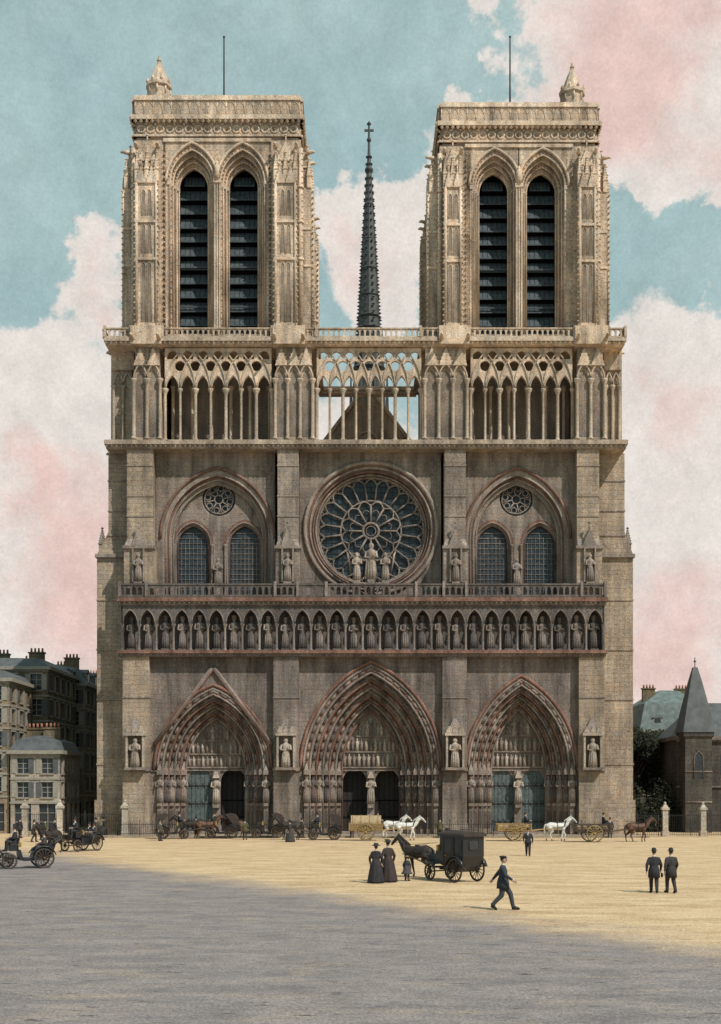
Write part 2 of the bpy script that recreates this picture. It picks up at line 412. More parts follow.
# --- gallery of kings
k_=MB()
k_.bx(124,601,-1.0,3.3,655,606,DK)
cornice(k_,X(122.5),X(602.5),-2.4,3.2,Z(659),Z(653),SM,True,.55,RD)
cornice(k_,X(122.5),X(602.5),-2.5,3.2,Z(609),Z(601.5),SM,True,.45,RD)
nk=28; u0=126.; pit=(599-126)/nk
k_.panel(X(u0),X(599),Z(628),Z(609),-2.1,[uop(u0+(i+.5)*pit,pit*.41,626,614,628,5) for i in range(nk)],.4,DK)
for i in range(nk+1):
    column(k_,X(u0+i*pit),-1.9,Z(653),Z(627),.11,SM,8)
for i in range(nk):
    cu=u0+(i+.5)*pit
    fig(k_,X(cu),-1.4,Z(651),(Z(619)-Z(651))*random.uniform(.94,1.02),(DK,SM,DK,SM,SM)[i%5],FC,wx=.95)
    k_.bx(cu-4,cu+4,-1.9,-1.003,653,651,DK)
    k_.tube([(x,-2.13,z) for x,z in arc(X(cu),pit*.43/SC,Z(626),Z(613),5)],.05,4,SM)
k_.bx(125.5,127,-2.1,3.2,653,609,DK); k_.bx(598,600,-2.1,3.2,653,609,DK)
baluster_run(k_,X(124),X(601),-2.35,Z(601),Z(588),.55,DK)
for u in (125,151,277,299,327,415,442,464,577,600): k_.bx(u-1.3,u+1.3,-2.5,-2.05,601,586,SM)
for u,h,v in ((371,3.4,583),(357,2.6,584),(385,2.6,584)):
    fig(k_,X(u),-1.6,Z(v),h,LT,FT); k_.bx(u-3.5,u+3.5,-2.0,-1.2,600,v,SM)
for s_ in (-1,1): k_.tube([(X(371+s_*16),-1.6,Z(562)),(X(371+s_*23),-1.3,Z(554)),(X(371+s_*20),-1.3,Z(575))],[.1,.18,.05],5,LT)

# --- rose storey
r=MB()
vt,vb=452,602
RCX,RCZ=X(371),Z(529)
r.panel(X(300),X(441),Z(vb),Z(vt),0,[circ_op(RCX,RCZ,64/SC,28)],.35,ST)
def circ(rad,n=56): return [(RCX+rad*math.cos(2*math.pi*i/n),RCZ+rad*math.sin(2*math.pi*i/n)) for i in range(n+1)]
rr=[64,61,58,55.5]
for i in range(3):
    ring(r,circ(rr[i]/SC),circ(rr[i+1]/SC),.0+i*.3+.02,.32+i*.3,RD if i!=1 else SM,SM)
    r.tube([(x,.3*i,z) for x,z in circ(rr[i+1]/SC)[:-1]],.1,6,SM if i!=1 else RD,closed=True)
r.tube([(x,-.12,z) for x,z in circ(66/SC)[:-1]],.2,6,SM,closed=True)
GLY=1.15
gv=[(RCX,GLY,RCZ)]+[(x,GLY,z) for x,z in circ(56/SC)]
r.add(gv,[(0,i,i+1) for i in range(1,len(gv)-1)],GL)
def pol(rad,an): return (RCX+rad*math.sin(an),.95,RCZ+rad*math.cos(an))
TR=ST
r.tube([pol(54/SC,2*math.pi*i/48) for i in range(48)],.16,6,TR,closed=True)
r.tube([pol(8/SC,2*math.pi*i/20) for i in range(20)],.13,6,TR,closed=True)
r.tube([pol(5/SC,2*math.pi*i/12) for i in range(12)],.05,4,TR,closed=True)
r.tube([pol(30.5/SC,2*math.pi*i/48) for i in range(48)],.08,6,TR,closed=True)
for i in range(12):
    a=2*math.pi*i/12
    r.tube([pol(8/SC,a),pol(27/SC,a)],.1,6,TR)
    am=a+math.pi/12; hw=math.pi/12
    r.tube([pol((25+5.2*math.sin(math.pi*t/8))/SC,a+2*hw*t/8) for t in range(9)],.08,5,TR)
    r.tube([pol((19+2.6*math.sin(math.pi*t/6))/SC,am-hw*.72+2*hw*.72*t/6) for t in range(7)],.04,4,TR)
for i in range(24):
    a=2*math.pi*(i+.5)/24; hw=math.pi/24
    r.tube([pol(31/SC,a),pol(49/SC,a)],.09,6,TR)
    r.tube([pol((46.5+6*math.sin(math.pi*t/8))/SC,a+2*hw*t/8) for t in range(9)],.08,5,TR)
    cc=pol(50.6/SC,a); r.tube([(cc[0]+.2*math.cos(q),.95,cc[2]+.2*math.sin(q)) for q in [k*math.pi/4 for k in range(8)]],.04,4,TR,closed=True)
for k in range(-9,10): # ferramenta
    h_=math.sqrt(max(0,54**2-(k*5.6)**2))/SC
    r.box(RCX+k*5.6/SC-.018,RCX+k*5.6/SC+.018,1.08,1.12,RCZ-h_,RCZ+h_,IR); r.box(RCX-h_,RCX+h_,1.085,1.115,RCZ+k*5.6/SC-.018,RCZ+k*5.6/SC+.018,IR)
def qfoil(u,v,y=-.03,s=1.0,m=SM):
    for dx,dz in ((0,.35),(0,-.35),(.35,0),(-.35,0)):
        r.tube([(X(u)+(dx+.3*math.cos(q))*s,y,Z(v)+(dz+.3*math.sin(q))*s) for q in [k*math.pi/4 for k in range(8)]],.06,4,m,closed=True)
for (u,v) in ((311,468),(430,468)): qfoil(u,v)
def winbay(u0,u1,cu,a,dl):
    r.panel(X(u0),X(u1),Z(vb),Z(vt),0,[uop(cu,a,538,471,602,12)],.3,ST)
    for i in range(3):
        ai=a-i*3.3; va=471+i*4
        ring(r,pthj(X(cu),ai/SC,Z(538),Z(va),Z(602),12),pthj(X(cu),(ai-3.3)/SC,Z(538),Z(va+4),Z(602),12),.02+i*.28,.3+i*.28,RD if i==1 else SM,ST)
        r.tube([(x,.02+i*.28,z) for x,z in pthj(X(cu),(ai-3.3)/SC,Z(538),Z(va+4),Z(602),12)],.08,5,SM)
    r.tube([(x,-.08,z) for x,z in arc(X(cu),(a+2)/SC,Z(538),Z(468),12)],.14,6,RD)
    yb=.86; ui0=cu-a; ui1=cu+a
    r.panel(X(ui0),X(ui1),Z(602),Z(516),yb,[uop(cu-dl,21,543,517.5,602,8),uop(cu+dl,21,543,517.5,602,8)],.25,ST)
    r.panel(X(ui0),X(ui1),Z(516),Z(465),yb,[circ_op(X(cu),Z(497),17.3/SC,12)],.4,ST)
    for sx in (-1,1):
        c=cu+sx*dl
        for i in range(2):
            ring(r,pthj(X(c),(21-i*2.8)/SC,Z(543),Z(517.5+i*3),Z(602),8),pthj(X(c),(21-(i+1)*2.8)/SC,Z(543),Z(517.5+3*(i+1)),Z(602),8),yb+.02+i*.22,yb+.24+i*.22,RD if i==0 else SM,SM)
            r.tube([(x,yb+.02+i*.2,z) for x,z in pthj(X(c),(21-(i+1)*2.8)/SC,Z(543),Z(517.5+3*(i+1)),Z(602),8)],.06,5,RD if i else SM)
        fillarch(r,arc(X(c),15.6/SC,Z(543),Z(523),8),Z(602),yb+.5,GL)
        for k in range(-3,4): r.box(X(c+k*4)-.02,X(c+k*4)+.02,yb+.44,yb+.48,Z(600),Z(531+abs(k)*3),SM)
        for k in range(14):
            vv=598-k*5.2
            if vv>530: r.box(X(c-14),X(c+14),yb+.43,yb+.47,Z(vv)-.02,Z(vv)+.02,SM)
        for k in (-.4,.4): column(r,X(c+21*k*2.3),yb-.1,Z(600),Z(543),.1,SM,6)
    cx,cz=X(cu),Z(497)
    r.add([(cx,yb+.4,cz)]+[(cx+1.65*math.cos(2*math.pi*i/24),yb+.4,cz+1.65*math.sin(2*math.pi*i/24)) for i in range(25)],[(0,i,i+1) for i in range(1,25)],GL)
    for rad,t in ((1.68,.14),(1.35,.06),(.4,.06)): r.tube([(cx+rad*math.cos(2*math.pi*i/24),yb+.15,cz+rad*math.sin(2*math.pi*i/24)) for i in range(24)],t,5,SM,closed=True)
    for i in range(8):
        q=2*math.pi*i/8+.2; r.tube([(cx+.4*math.cos(q),yb+.15,cz+.4*math.sin(q)),(cx+1.4*math.cos(q),yb+.15,cz+1.4*math.sin(q))],.06,5,SM)
        q+=math.pi/8; r.tube([(cx+1.05*math.cos(q)+.27*math.cos(k),yb+.15,cz+1.05*math.sin(q)+.27*math.sin(k)) for k in [j*math.pi/4 for j in range(8)]],.045,4,SM,closed=True)
    fig(r,X(cu),yb-.35,Z(586),2.7,SM,FT); r.bx(cu-4,cu+4,.2,yb-.003,602,586,SM)
    for q in (ui0+8,ui1-8): qfoil(q,469)
    qfoil(cu-34,502,yb-.03,.7); qfoil(cu+34,502,yb-.03,.7)
winbay(156,275,217.5,55,26); winbay(465,575,517.5,51,24)
for k,(a,b) in enumerate(((128,157),(277,301),(442,466),(573,598))):
    c=(a+b)/2
    r.bx(a,b,-1.9,3.3,602,551,ST if k in (1,2) else BT)
    r.bx(a+1.5,b-1.5,-1.25,3.3,551,452,ST if k in(1,2) else BT)
    r.bx(a-1,b+1,-2.1,-1.2,553,550,SM)
    r.fr((X(a+.5),X(b-.5),-1.95,-1.2,Z(550)),(X(a+2),X(b-2),-1.3,-1.2,Z(542)),SM)
    gablet(r,X(c-7),X(c+7),-2.0,-1.25,Z(550),Z(533),SM)
    r.bx(c-6,c-4.5,-2.2,-1.9,586,552,SM); r.bx(c+4.5,c+6,-2.2,-1.9,586,552,SM)
    fig(r,X(c),-2.1,Z(586),2.6,SM,FT); r.bx(c-4,c+4,-2.4,-1.903,589,586,SM)
    for vv in (470,500,520): r.bx(a+1,b-1,-1.31,-1.2,vv,vv-1.2,SM)
def ob(u0,u1,y0,y1,v0,v1,mm): r.bx(min(u0,u1),max(u0,u1),y0,y1,v0,v1,mm)
for (o,i_,mid,top) in ((96,130,107,110),(634,597,626,621)):
    s_=1 if i_>o else -1
    ob(o,i_,.4,4,835,556,BT); ob(o-2*s_,i_,.2,4.2,835,800,BT); ob(o,i_,9.5,13,835,556,BT); ob(o+8*s_,i_,4,9.5,835,556,ST)
    ob(o-1.5*s_,i_,.1,4.2,557,553.5,SM)
    for y in (.4,9.5):
        r.fr((min(X(o),X(i_)),max(X(o),X(i_)),y,y+3.5,Z(553.5)),(min(X(mid),X(i_)),max(X(mid),X(i_)),y+.3,y+3.2,Z(530)),BT)
        pinnacle(r,X(o+4*s_),y+.6,Z(553.5),Z(526),.28,SM)
    ob(mid,i_,.6,12,553,452,BT)
    for vv in (480,510,535): ob(mid-.6*s_,i_,.52,12,vv,vv-1.2,SM)
    for vv in (600,650,700,765): ob(o-.6*s_,i_,.32,3.9,vv,vv-1.5,BT)
    ob(mid+2*s_,i_,.9,12,452,345,BT)
cornice(r,X(108),X(624),-1.7,8,Z(453),Z(445),SM,True,.45,SM)
# =============================================== open gallery
g=MB()
def gal(us,y):
    n=len(us)-1
    for i,u in enumerate(us):
        column(g,X(u),y+.15,Z(443),Z(391),.12 if i%2 else .16,LT,8,1.9)
    p_=us[1]-us[0]
    def row(v0,v1,ops):
        g.panel(X(us[0]),X(us[-1]),Z(v0),Z(v1),y,ops,.3,SM); g.panel(X(us[0]),X(us[-1]),Z(v0),Z(v1),y+.3,ops,.001,SM)
    row(393,375,[uop((us[i]+us[i+1])/2,p_*.43,391,379,393,5) for i in range(n)])
    rad=min(5.2,p_*.38)
    row(375,362.5,[circ_op(X(u),Z(368.7),rad/SC,6) for u in us[1:-1]])
    row(362.5,351,[aop(X((us[i]+us[i+1])/2),p_*.36/SC,Z(359.5),Z(359.5)+p_*.4/SC,Z(362),4) for i in range(n)])
    for i in range(0,n-1):
        g.tube([(x,y-.06,z) for x,z in arc(X(us[i+1]),p_*.98/SC,Z(390),Z(355),7)],.075,5,LT)
    for i in range(n):
        g.tube([(x,y-.03,z) for x,z in arc(X((us[i]+us[i+1])/2),p_*.42/SC,Z(391),Z(378),5)],.06,4,LT)
def lin(a,b,n): return [a+(b-a)*i/n for i in range(n+1)]
gal(lin(166,272,7),-.7); gal(lin(317,421,8),-.7); gal(lin(470,571,7),-.7)
for us in (lin(170,268,5),lin(474,567,5)):
    for u in us: column(g,X(u),1.8,Z(443),Z(380),.16,SM,7)
for a,b,dx in ((134,164,1),(274,315,1),(422,468,1),(573,604,1)):
    c=(a+b)/2; wd=(b-a)/2
    g.bx(a+3,b-3,-.9,6,445,345,ST)
    nn=4 if wd>18 else 3
    for i in range(nn):
        u=a+2+(b-a-4)*i/(nn-1); column(g,X(u),-1.1,Z(443),Z(383),.16,LT,7,1.8)
    for i in range(nn-1):
        ua=a+2+(b-a-4)*i/(nn-1); ub=a+2+(b-a-4)*(i+1)/(nn-1)
        g.tube([(x,-1.12,z) for x,z in arc(X((ua+ub)/2),(ub-ua)/2/SC,Z(383),Z(368),6)],.1,5,LT)
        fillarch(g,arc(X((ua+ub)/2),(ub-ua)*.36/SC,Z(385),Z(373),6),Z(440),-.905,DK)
        gablet(g,X(ua),X(ub),-1.25,-.9,Z(370),Z(352),SM,False)
    g.bx(a,b,-1.2,6,351.5,345,SM)
for a,b in ((109,134),(604,624)):
    for u in (a+3,(a+b)/2,b-3): column(g,X(u),.7,Z(443),Z(383),.15,LT,7)
    for ua,ub in ((a+3,(a+b)/2),((a+b)/2,b-3)): g.tube([(x,.7,z) for x,z in arc(X((ua+ub)/2),(ub-ua)/2/SC,Z(383),Z(370),6)],.1,5,LT)
    g.bx(a+1,b-1,.5,12,368,345,ST)
cornice(g,X(107),X(623),-1.5,.6,Z(350),Z(343),SM,True,.45,LT)
for a,b in ((107,320),(419,623)): g.bx(a,b,.6,13,348.5,343.2,SM)
cornice(g,X(313),X(424),11.8,13.2,Z(350),Z(343),SM,False)
g.bx(318,419,.6,.9,349,343,SM)
baluster_run(g,X(107),X(623),-1.35,Z(343),Z(333.5),.48,LT)
for u in (108,134,165,273,300,317,420,440,468,572,604,622): g.bx(u-1.2,u+1.2,-1.55,-1.1,343,332,LT)
for a,b,k in ((134,164,0),(274,306,0),(438,468,0),(572,604,0)): g.bx(a,b,-1.7,-1.0,350.5,332.5,SM)
for u in (107,622):
    M=Matrix.Translation((X(u),0,0))@Matrix.Rotation(R_(90),4,'Z')
    baluster_run(g,-1.1,12.5,0,Z(343),Z(333.5),.5,LT,M=M)
def gargoyle(mb,x,y,z,dx,dy,l=1.3,m=SM):
    mb.tube([(x,y,z),(x+dx*l*.4,y+dy*l*.4,z+.05),(x+dx*l*.75,y+dy*l*.75,z+.12),(x+dx*l,y+dy*l,z+.02)],[.2,.17,.15,.06],6,m)
for u in (136,162,276,304,440,466,574,602): gargoyle(g,X(u),-1.7,Z(346),0,-1,1.2)
for v in (346,449): gargoyle(g,X(108),2,Z(v),-1,0,.6); gargoyle(g,X(623),2,Z(v),1,0,.6)

# =============================================== towers
def towerface(hw,wo):
    t=MB()
    yF=-hw
    zz=Z
    a=24.5/SC; dd=.225
    xin=54/SC
    t.panel(-xin,xin,zz(343),zz(141),yF,[aop(-wo,a,zz(183),zz(147),zz(335),10),aop(wo,a,zz(183),zz(147),zz(335),10)],.3,ST,ST)
    for sx in (-1,1):
        c=sx*wo
        for i in range(4):
            ai=a-i*dd
            P0=pthj(c,ai,zz(183),zz(147)-i*.36,zz(333),10); P1=pthj(c,ai-dd,zz(183),zz(147)-(i+1)*.36,zz(333),10)
            ring(t,P0,P1,yF+.02+i*.4,yF+.44+i*.4,RD if i in(0,2) else SM,ST)
            t.tube([(x,yF+.02+i*.4,z) for x,z in P1],.085,6,LT if i%2==0 else SM)
            for q in range(0,len(P1)-1):
                if P1[q][1]>zz(183)-.1 and i<3:
                    mx=(P0[q][0]+P1[q][0]+P0[q+1][0]+P1[q+1][0])/4; mz=(P0[q][1]+P1[q][1]+P0[q+1][1]+P1[q+1][1])/4
                    t.oct((mx,yF+i*.4,mz),.11,SM)
            for s2 in (-1,1): t.box(c+s2*(ai-.12)-.17,c+s2*(ai-.12)+.17,yF-.08+i*.4,yF+.3+i*.4,zz(186),zz(182),LT)
            if i==1:
                for q in range(24):
                    for s2 in (-1,1): t.oct((c+s2*(ai-.06),yF+.36,zz(330)+q*.58),.1,SM)
        t.tube([(x,yF-.1,z) for x,z in arc(c,a+.12,zz(183),zz(144.5),10)],.14,6,LT)
        ai=a-4*dd
        yl=yF+1.9
        nsl=12; ps=(zz(163)-zz(333))/nsl
        for k in range(nsl):
            z=zz(333)+k*ps+.1
            half=ai if z<zz(190) else ai*max(.1,1-((z-zz(190))/(zz(160)-zz(190)))**1.6)
            t.add([(c-half,yl,z),(c+half,yl,z),(c+half,yl+.5,z+1.0),(c-half,yl+.5,z+1.0)],[(0,1,2,3)],LV)
            t.add([(c-half,yl-.02,z),(c+half,yl-.02,z),(c+half,yl-.02,z-.12),(c-half,yl-.02,z-.12)],[(0,1,2,3)],LV)
            for j in range(1,6):
                xx=c-half+2*half*j/6; t.add([(xx-.02,yl-.015,z),(xx+.02,yl-.015,z),(xx+.02,yl+.485,z+1.0),(xx-.02,yl+.485,z+1.0)],[(0,1,2,3)],IN)
        for q in (220,260,300): t.box(c-ai,c+ai,yl-.15,yl-.031,zz(q)-.07,zz(q)+.07,LV)
        t.box(c-ai-.05,c+ai+.05,yF+1.4,yF+2.6,zz(343),zz(333),SM)
        t.box(c-a,c+a,yF+2.7,yF+2.75,zz(343),zz(145),IN)
        t.box(c-a,c-ai-.001,yF+1.63,yF+1.7,zz(333),zz(150),SM); t.box(c+ai+.001,c+a,yF+1.63,yF+1.7,zz(333),zz(150),SM)
    for x in (-.22,0,.22): column(t,x,yF-.12,zz(333),zz(183),.1,LT,6)
    t.box(-.35,.35,yF-.3,yF,zz(185),zz(181),SM)
    fig(t,0,yF-.25,zz(181),1.6,SM,FS)
    t.box(-xin,xin,yF-.14,yF,zz(143.5),zz(140),SM)
    for sx in (-1,1):
        x0=min(sx*xin,sx*hw); x1=max(sx*xin,sx*hw)
        t.box(x0,x1,yF-.001,yF+3,zz(343),zz(141),ST)
        xa,xb=x0+.38,x1-.38
        t.box(xa,xb,yF-1.0,yF-.002,zz(343),zz(187),ST)
        t.box(xa+.2,xb-.2,yF-.6,yF-.003,zz(187),zz(150),ST)
        xm=(xa+xb)/2
        for x in (xa+.08,xb-.08): t.tube([(x,yF-1.02,zz(341)),(x,yF-1.02,zz(190))],.15,6,LT)
        for va_,vb_ in ((330,268),(262,230),(225,196)):
            for q in (-1,1):
                xc=xm+q*.27; fillarch(t,arc(xc,.16,zz(vb_+4),zz(vb_+1),4),zz(va_-3),yF-1.004,DK)
                t.tube([(x,yF-1.02,z) for x,z in pthj(xc,.2,zz(vb_+4),zz(vb_),zz(va_-3),4)],.045,4,LT)
        for x in (xa,xb,x0,x1):
            z=zz(338)
            while z<zz(150):
                if z<zz(190) or x in (x0,x1): t.oct((x-.1*(1 if x in (xa,x0) else -1),yF-(1.12 if x in (xa,xb) else .12),z),.13,SM,.11)
                z+=.55
        for vv in (330,265,228): t.box(xa-.08,xb+.08,yF-1.14,yF-.01,zz(vv)-.1,zz(vv)+.12,SM)
        w2=(xb-xa)/2
        for q in range(2): gablet(t,xa+q*w2,xa+(q+1)*w2,yF-1.15,yF-.5,zz(190),zz(173),LT)
        gablet(t,xa+.1,xb-.1,yF-.72,yF-.01,zz(166),zz(146),LT)
        for x in (xa+.1,xb-.1,xm): pinnacle(t,x,yF-.75,zz(187),zz(158),.2,SM)
        for x in (xa+.35,xb-.35): t.tube([(x,yF-.65,zz(186)),(x,yF-.65,zz(160))],.1,6,LT)
        for x in (xa+.0,xb): gargoyle(t,x,yF-.5,zz(152),0,-1,.8,SM)
        xo=sx*(hw-.02); t.tube([(xo,yF+.02,zz(341)),(xo,yF+.02,zz(150))],.24,7,LT)
        for vv in (330,262,225,190): t.lathe([(.3,0),(.33,.12),(.3,.24)],7,(xo,yF+.02,zz(vv)),SM)
    H=hw-.25
    t.box(-H,H,yF+.1,yF+1.6,zz(141),zz(122),ST)
    nn=17; pp=2*H/nn
    for i in range(nn):
        x=-H+(i+.5)*pp
        t.tube([(x+pp*.4*math.cos(k),yF+.08,zz(130)+.33*math.sin(k)) for k in [j*math.pi/4 for j in range(8)]],.08,5,LT,closed=True)
        t.oct((x,yF+.1,zz(130)),.16,DK)
        t.oct((x+pp/2,yF+.02,zz(125)),.16,SM); t.oct((x+pp/2,yF+.02,zz(135)),.16,SM)
    t.box(-H-.3,H+.3,yF-.2,yF+1.6,zz(138.5),zz(136.5),SM)
    t.box(-H-.45,H+.45,yF-.35,yF+1.6,zz(122),zz(117.5),LT)
    nn=30; pp=2*(H+.3)/nn
    for i in range(nn): t.oct((-H-.3+(i+.5)*pp,yF-.22,zz(123.5)),.2,SM)
    Hp=H+.1
    nn=9; pp=2*Hp/nn
    t.box(-Hp,Hp,yF-.1,yF+.3,zz(117.5),zz(102.5),ST)
    for i in range(nn*2+1): t.tube([(-Hp+i*pp/2,yF-.11,zz(117)),(-Hp+i*pp/2,yF-.11,zz(104))],.05,4,SM)
    for i in range(nn*2): t.tube([(x,yF-.11,z) for x,z in arc(-Hp+(i+.5)*pp/2,pp*.21,zz(109),zz(109)+pp*.3,4)],.04,4,SM)
    t.fr((-Hp-.12,Hp+.12,yF-.22,yF+.5,zz(102.5)),(-Hp-.0,Hp+.0,yF-.1,yF+.4,zz(97)),SM)
    return t
for nm,cu,hwp,wo,drop in (('left_tower',217.5,83.5,25.2,0),('right_tower',518.5,79,24,7)):
    hw=hwp/SC; tf=towerface(hw,wo/SC); T=MB()
    cy=hw-.2
    for k in range(4):
        M=Matrix.Rotation(k*math.pi/2,4,'Z'); T.merge(tf,M)
    T.box(-hw+1.7,hw-1.7,-hw+1.7,hw-1.7,Z(150),Z(108),ST)
    S=Matrix.Translation((X(cu),cy,0))
    if drop:
        z0=Z(343); k=(Z(97+drop)-z0)/(Z(97)-z0)
        S=S@Matrix.Translation((0,0,z0))@Matrix.Diagonal((1,1,k,1))@Matrix.Translation((0,0,-z0))
    A=MB(); A.merge(T,S)
    yt=3.0; l=nm[0]=='l'; u_=159 if l else 572; dv=0 if l else 7
    q_=lambda v: zp(v+dv,yt)
    tx=xp(u_,yt)
    A.lathe([(1.05,Z(118+dv)),(1.05,q_(90)),(1.25,q_(89)),(1.25,q_(86)),(1.0,q_(84)),(.85,q_(80)),(.5,q_(70)),(.15,q_(62)),(.22,q_(61)),(.05,q_(56))],8,(tx,yt,0),SM,False)
    for k in range(8):
        q=2*math.pi*(k+.5)/8; A.oct((tx+1.1*math.cos(q),yt+1.1*math.sin(q),q_(84)),.18,SM,.4)
        A.tube([(tx+1.07*math.cos(q-.39),yt+1.07*math.sin(q-.39),q_(97)),(tx+1.07*math.cos(q-.39),yt+1.07*math.sin(q-.39),q_(90))],.08,5,LT)
    fx=xp(224 if l else 510,cy); zt=zp(37,cy)
    A.tube([(fx,cy,Z(115)),(fx,cy,zt)],[.12,.07],6,IR); A.oct((fx,cy,zt),.15,IR)
    A.obj(nm,CM,cath)
# =============================================== nave roof, gable and spire
n_=MB()
rx=X(368); zr=47.0; gy=15.0; zc=39.5; hb=6.4
n_.prof([(rx-hb,zc-6.5),(rx+hb,zc-6.5),(rx+hb,zc-.8),(rx,zr),(rx-hb,zc-.8)],gy,gy+.6,ST)
for s_ in (-1,1): n_.tube([(rx+s_*(hb+.2),gy-.1,zc-1.0),(rx,gy-.1,zr+.2)],.25,5,SM)
n_.tube([(rx+1.2*math.cos(k),gy-.06,zc+1.5+1.2*math.sin(k)) for k in [j*math.pi/8 for j in range(16)]],.15,5,SM,closed=True)
n_.prof([(rx-hb-.0,zc-1.2),(rx+hb,zc-1.2),(rx,zr-.15)],gy+.61,118,RF)
n_.prof([(rx-hb-3,33),(rx+hb+3,33),(rx+.1,zr-.9),(rx-.1,zr-.9)],gy+3,117,RF)
M=Matrix.Translation((rx,59,0))@Matrix.Rotation(R_(90),4,'Z'); n_.prof([(-7,33),(7,33),(0,zr-1.4)],-24,24,RF,M)
sy_=53; sx_=(369-CXP)*(CD+53)/F
s8=MB()
s8.lathe([(3.4,zr-3),(3.0,50),(2.9,56),(2.3,56.5),(2.2,62),(2.6,62.3),(1.95,63)],8,(sx_,sy_,0),0,False)
zb_=zp(335); zt_=zp(150)
s8.lathe([(1.9,63),(1.6,zb_),(1.05,zp(255)),(.5,zp(190)),(.18,zt_),(.13,zp(125))],8,(sx_,sy_,0),0,False)
for v,rr_ in ((330,1.9),(318,1.75),(297,1.5),(270,1.35),(240,1.0),(205,.75),(172,.5)):
    s8.lathe([(rr_*.8,-.25),(rr_,0),(rr_*.8,.25)],8,(sx_,sy_,zp(v)),0,False)
for k in range(8):
    q=2*math.pi*(k+.5)/8
    for j in range(30):
        t=j/30; z=63+(zt_-63)*t; rad=1.85*(1-t)+.25*t
        s8.oct((sx_+rad*1.1*math.cos(q),sy_+rad*1.1*math.sin(q),z),.3*(1-t*.5),0,.17)
    for hh,rr_,zl_ in ((7,2.7,56),(5,2.0,62.5)):
        s8.fr((sx_+rr_*math.cos(q)-.25,sx_+rr_*math.cos(q)+.25,sy_+rr_*math.sin(q)-.25,sy_+rr_*math.sin(q)+.25,zl_),(sx_+rr_*math.cos(q)-.03,sx_+rr_*math.cos(q)+.03,sy_+rr_*math.sin(q)-.03,sy_+rr_*math.sin(q)+.03,zl_+hh),0)
s8.ell((sx_,sy_,zp(170)),(.6,.6,.5),0); s8.ell((sx_,sy_,zp(140)),(.32,.32,.35),0)
s8.box(sx_-.65,sx_+.65,sy_-.1,sy_+.1,zp(131.5),zp(129.5),0); s8.oct((sx_,sy_,zp(124)),.35,0,.45)
s8.obj('crossing_spire',[M_sp],cath)
w.obj('west_walls',CM,cath); p.obj('portals',CM,cath); k_.obj('gallery_of_kings',CM,cath); r.obj('rose_storey',CM,cath); g.obj('open_gallery',CM,cath); n_.obj('nave_roof',CM,cath)

# ================================================================ GROUND
def ground_mat():
    m,nt,b=newmat('parvis_paving')
    g=N(nt,'ShaderNodeNewGeometry'); pos=g.outputs['Position']
    sp=N(nt,'ShaderNodeSeparateXYZ'); L(nt,pos,sp.inputs[0])
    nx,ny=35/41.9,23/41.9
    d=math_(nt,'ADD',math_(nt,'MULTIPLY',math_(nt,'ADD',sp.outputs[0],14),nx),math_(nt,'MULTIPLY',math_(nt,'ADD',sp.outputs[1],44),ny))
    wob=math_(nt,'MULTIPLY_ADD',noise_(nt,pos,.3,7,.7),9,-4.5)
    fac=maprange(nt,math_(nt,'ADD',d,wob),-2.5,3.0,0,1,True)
    sunlit_tan=mixc(nt,'MIX',maprange(nt,noise_(nt,mapping(nt,pos,(.5,1.4,1)),.6,6,.7),.36,.64,0,1),(.45,.31,.175),(.66,.50,.32))
    shadow_grey=mixc(nt,'MIX',maprange(nt,noise_(nt,mapping(nt,pos,(.7,1.3,1)),.7,6,.75),.36,.64,0,1),(.185,.165,.165),(.30,.262,.25))
    shadow_grey=mixc(nt,'MIX',maprange(nt,noise_(nt,mapping(nt,pos,(.5,1.3,1)),.9,6,.75),.53,.70,0,.55),shadow_grey,(.42,.33,.225))
    c=mixc(nt,'MIX',fac,shadow_grey,sunlit_tan)  # sunlit tan and shadow-like grey painted either side of a diagonal, same ground
    br=N(nt,'ShaderNodeTexVoronoi'); br.feature='DISTANCE_TO_EDGE'; br.inputs['Scale'].default_value=7; L(nt,pos,br.inputs['Vector'])
    cob=maprange(nt,br.outputs[0],0,.12,.82,1.03)
    gr=maprange(nt,noise_(nt,pos,15,3,.8),.3,.7,.55,1.45)
    sp2=maprange(nt,noise_(nt,pos,5,3,.7),.3,.7,.84,1.16)
    k=math_(nt,'MULTIPLY',math_(nt,'MULTIPLY',gr,sp2),cob)
    sc=noise_(nt,mapping(nt,pos,(.9,3.2,1)),1.4,3,.55)
    k=math_(nt,'MULTIPLY',k,maprange(nt,sc,.655,.68,1,.3))
    c=mixc(nt,'MULTIPLY',1.0,c,tocol(nt,k))
    L(nt,c,b.inputs['Base Color']); b.inputs['Roughness'].default_value=.95; b.inputs['Specular IOR Level'].default_value=.1
    bp=N(nt,'ShaderNodeBump'); bp.inputs['Strength'].default_value=.6; bp.inputs['Distance'].default_value=.03
    L(nt,k,bp.inputs['Height']); L(nt,bp.outputs[0],b.inputs['Normal'])
    return m
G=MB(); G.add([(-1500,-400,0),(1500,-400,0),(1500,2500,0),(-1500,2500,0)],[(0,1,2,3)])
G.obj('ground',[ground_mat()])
M_pv=stone('pavement_stone',[(0,(.33,.28,.21))],brick=0,soot=.2)
P_=MB(); P_.box(X(100),X(632),-6.5,-1.0,-.05,.13,0); P_.box(X(100),X(632),-6.68,-6.503,-.05,.15,0); P_.obj('pavement',[M_pv])

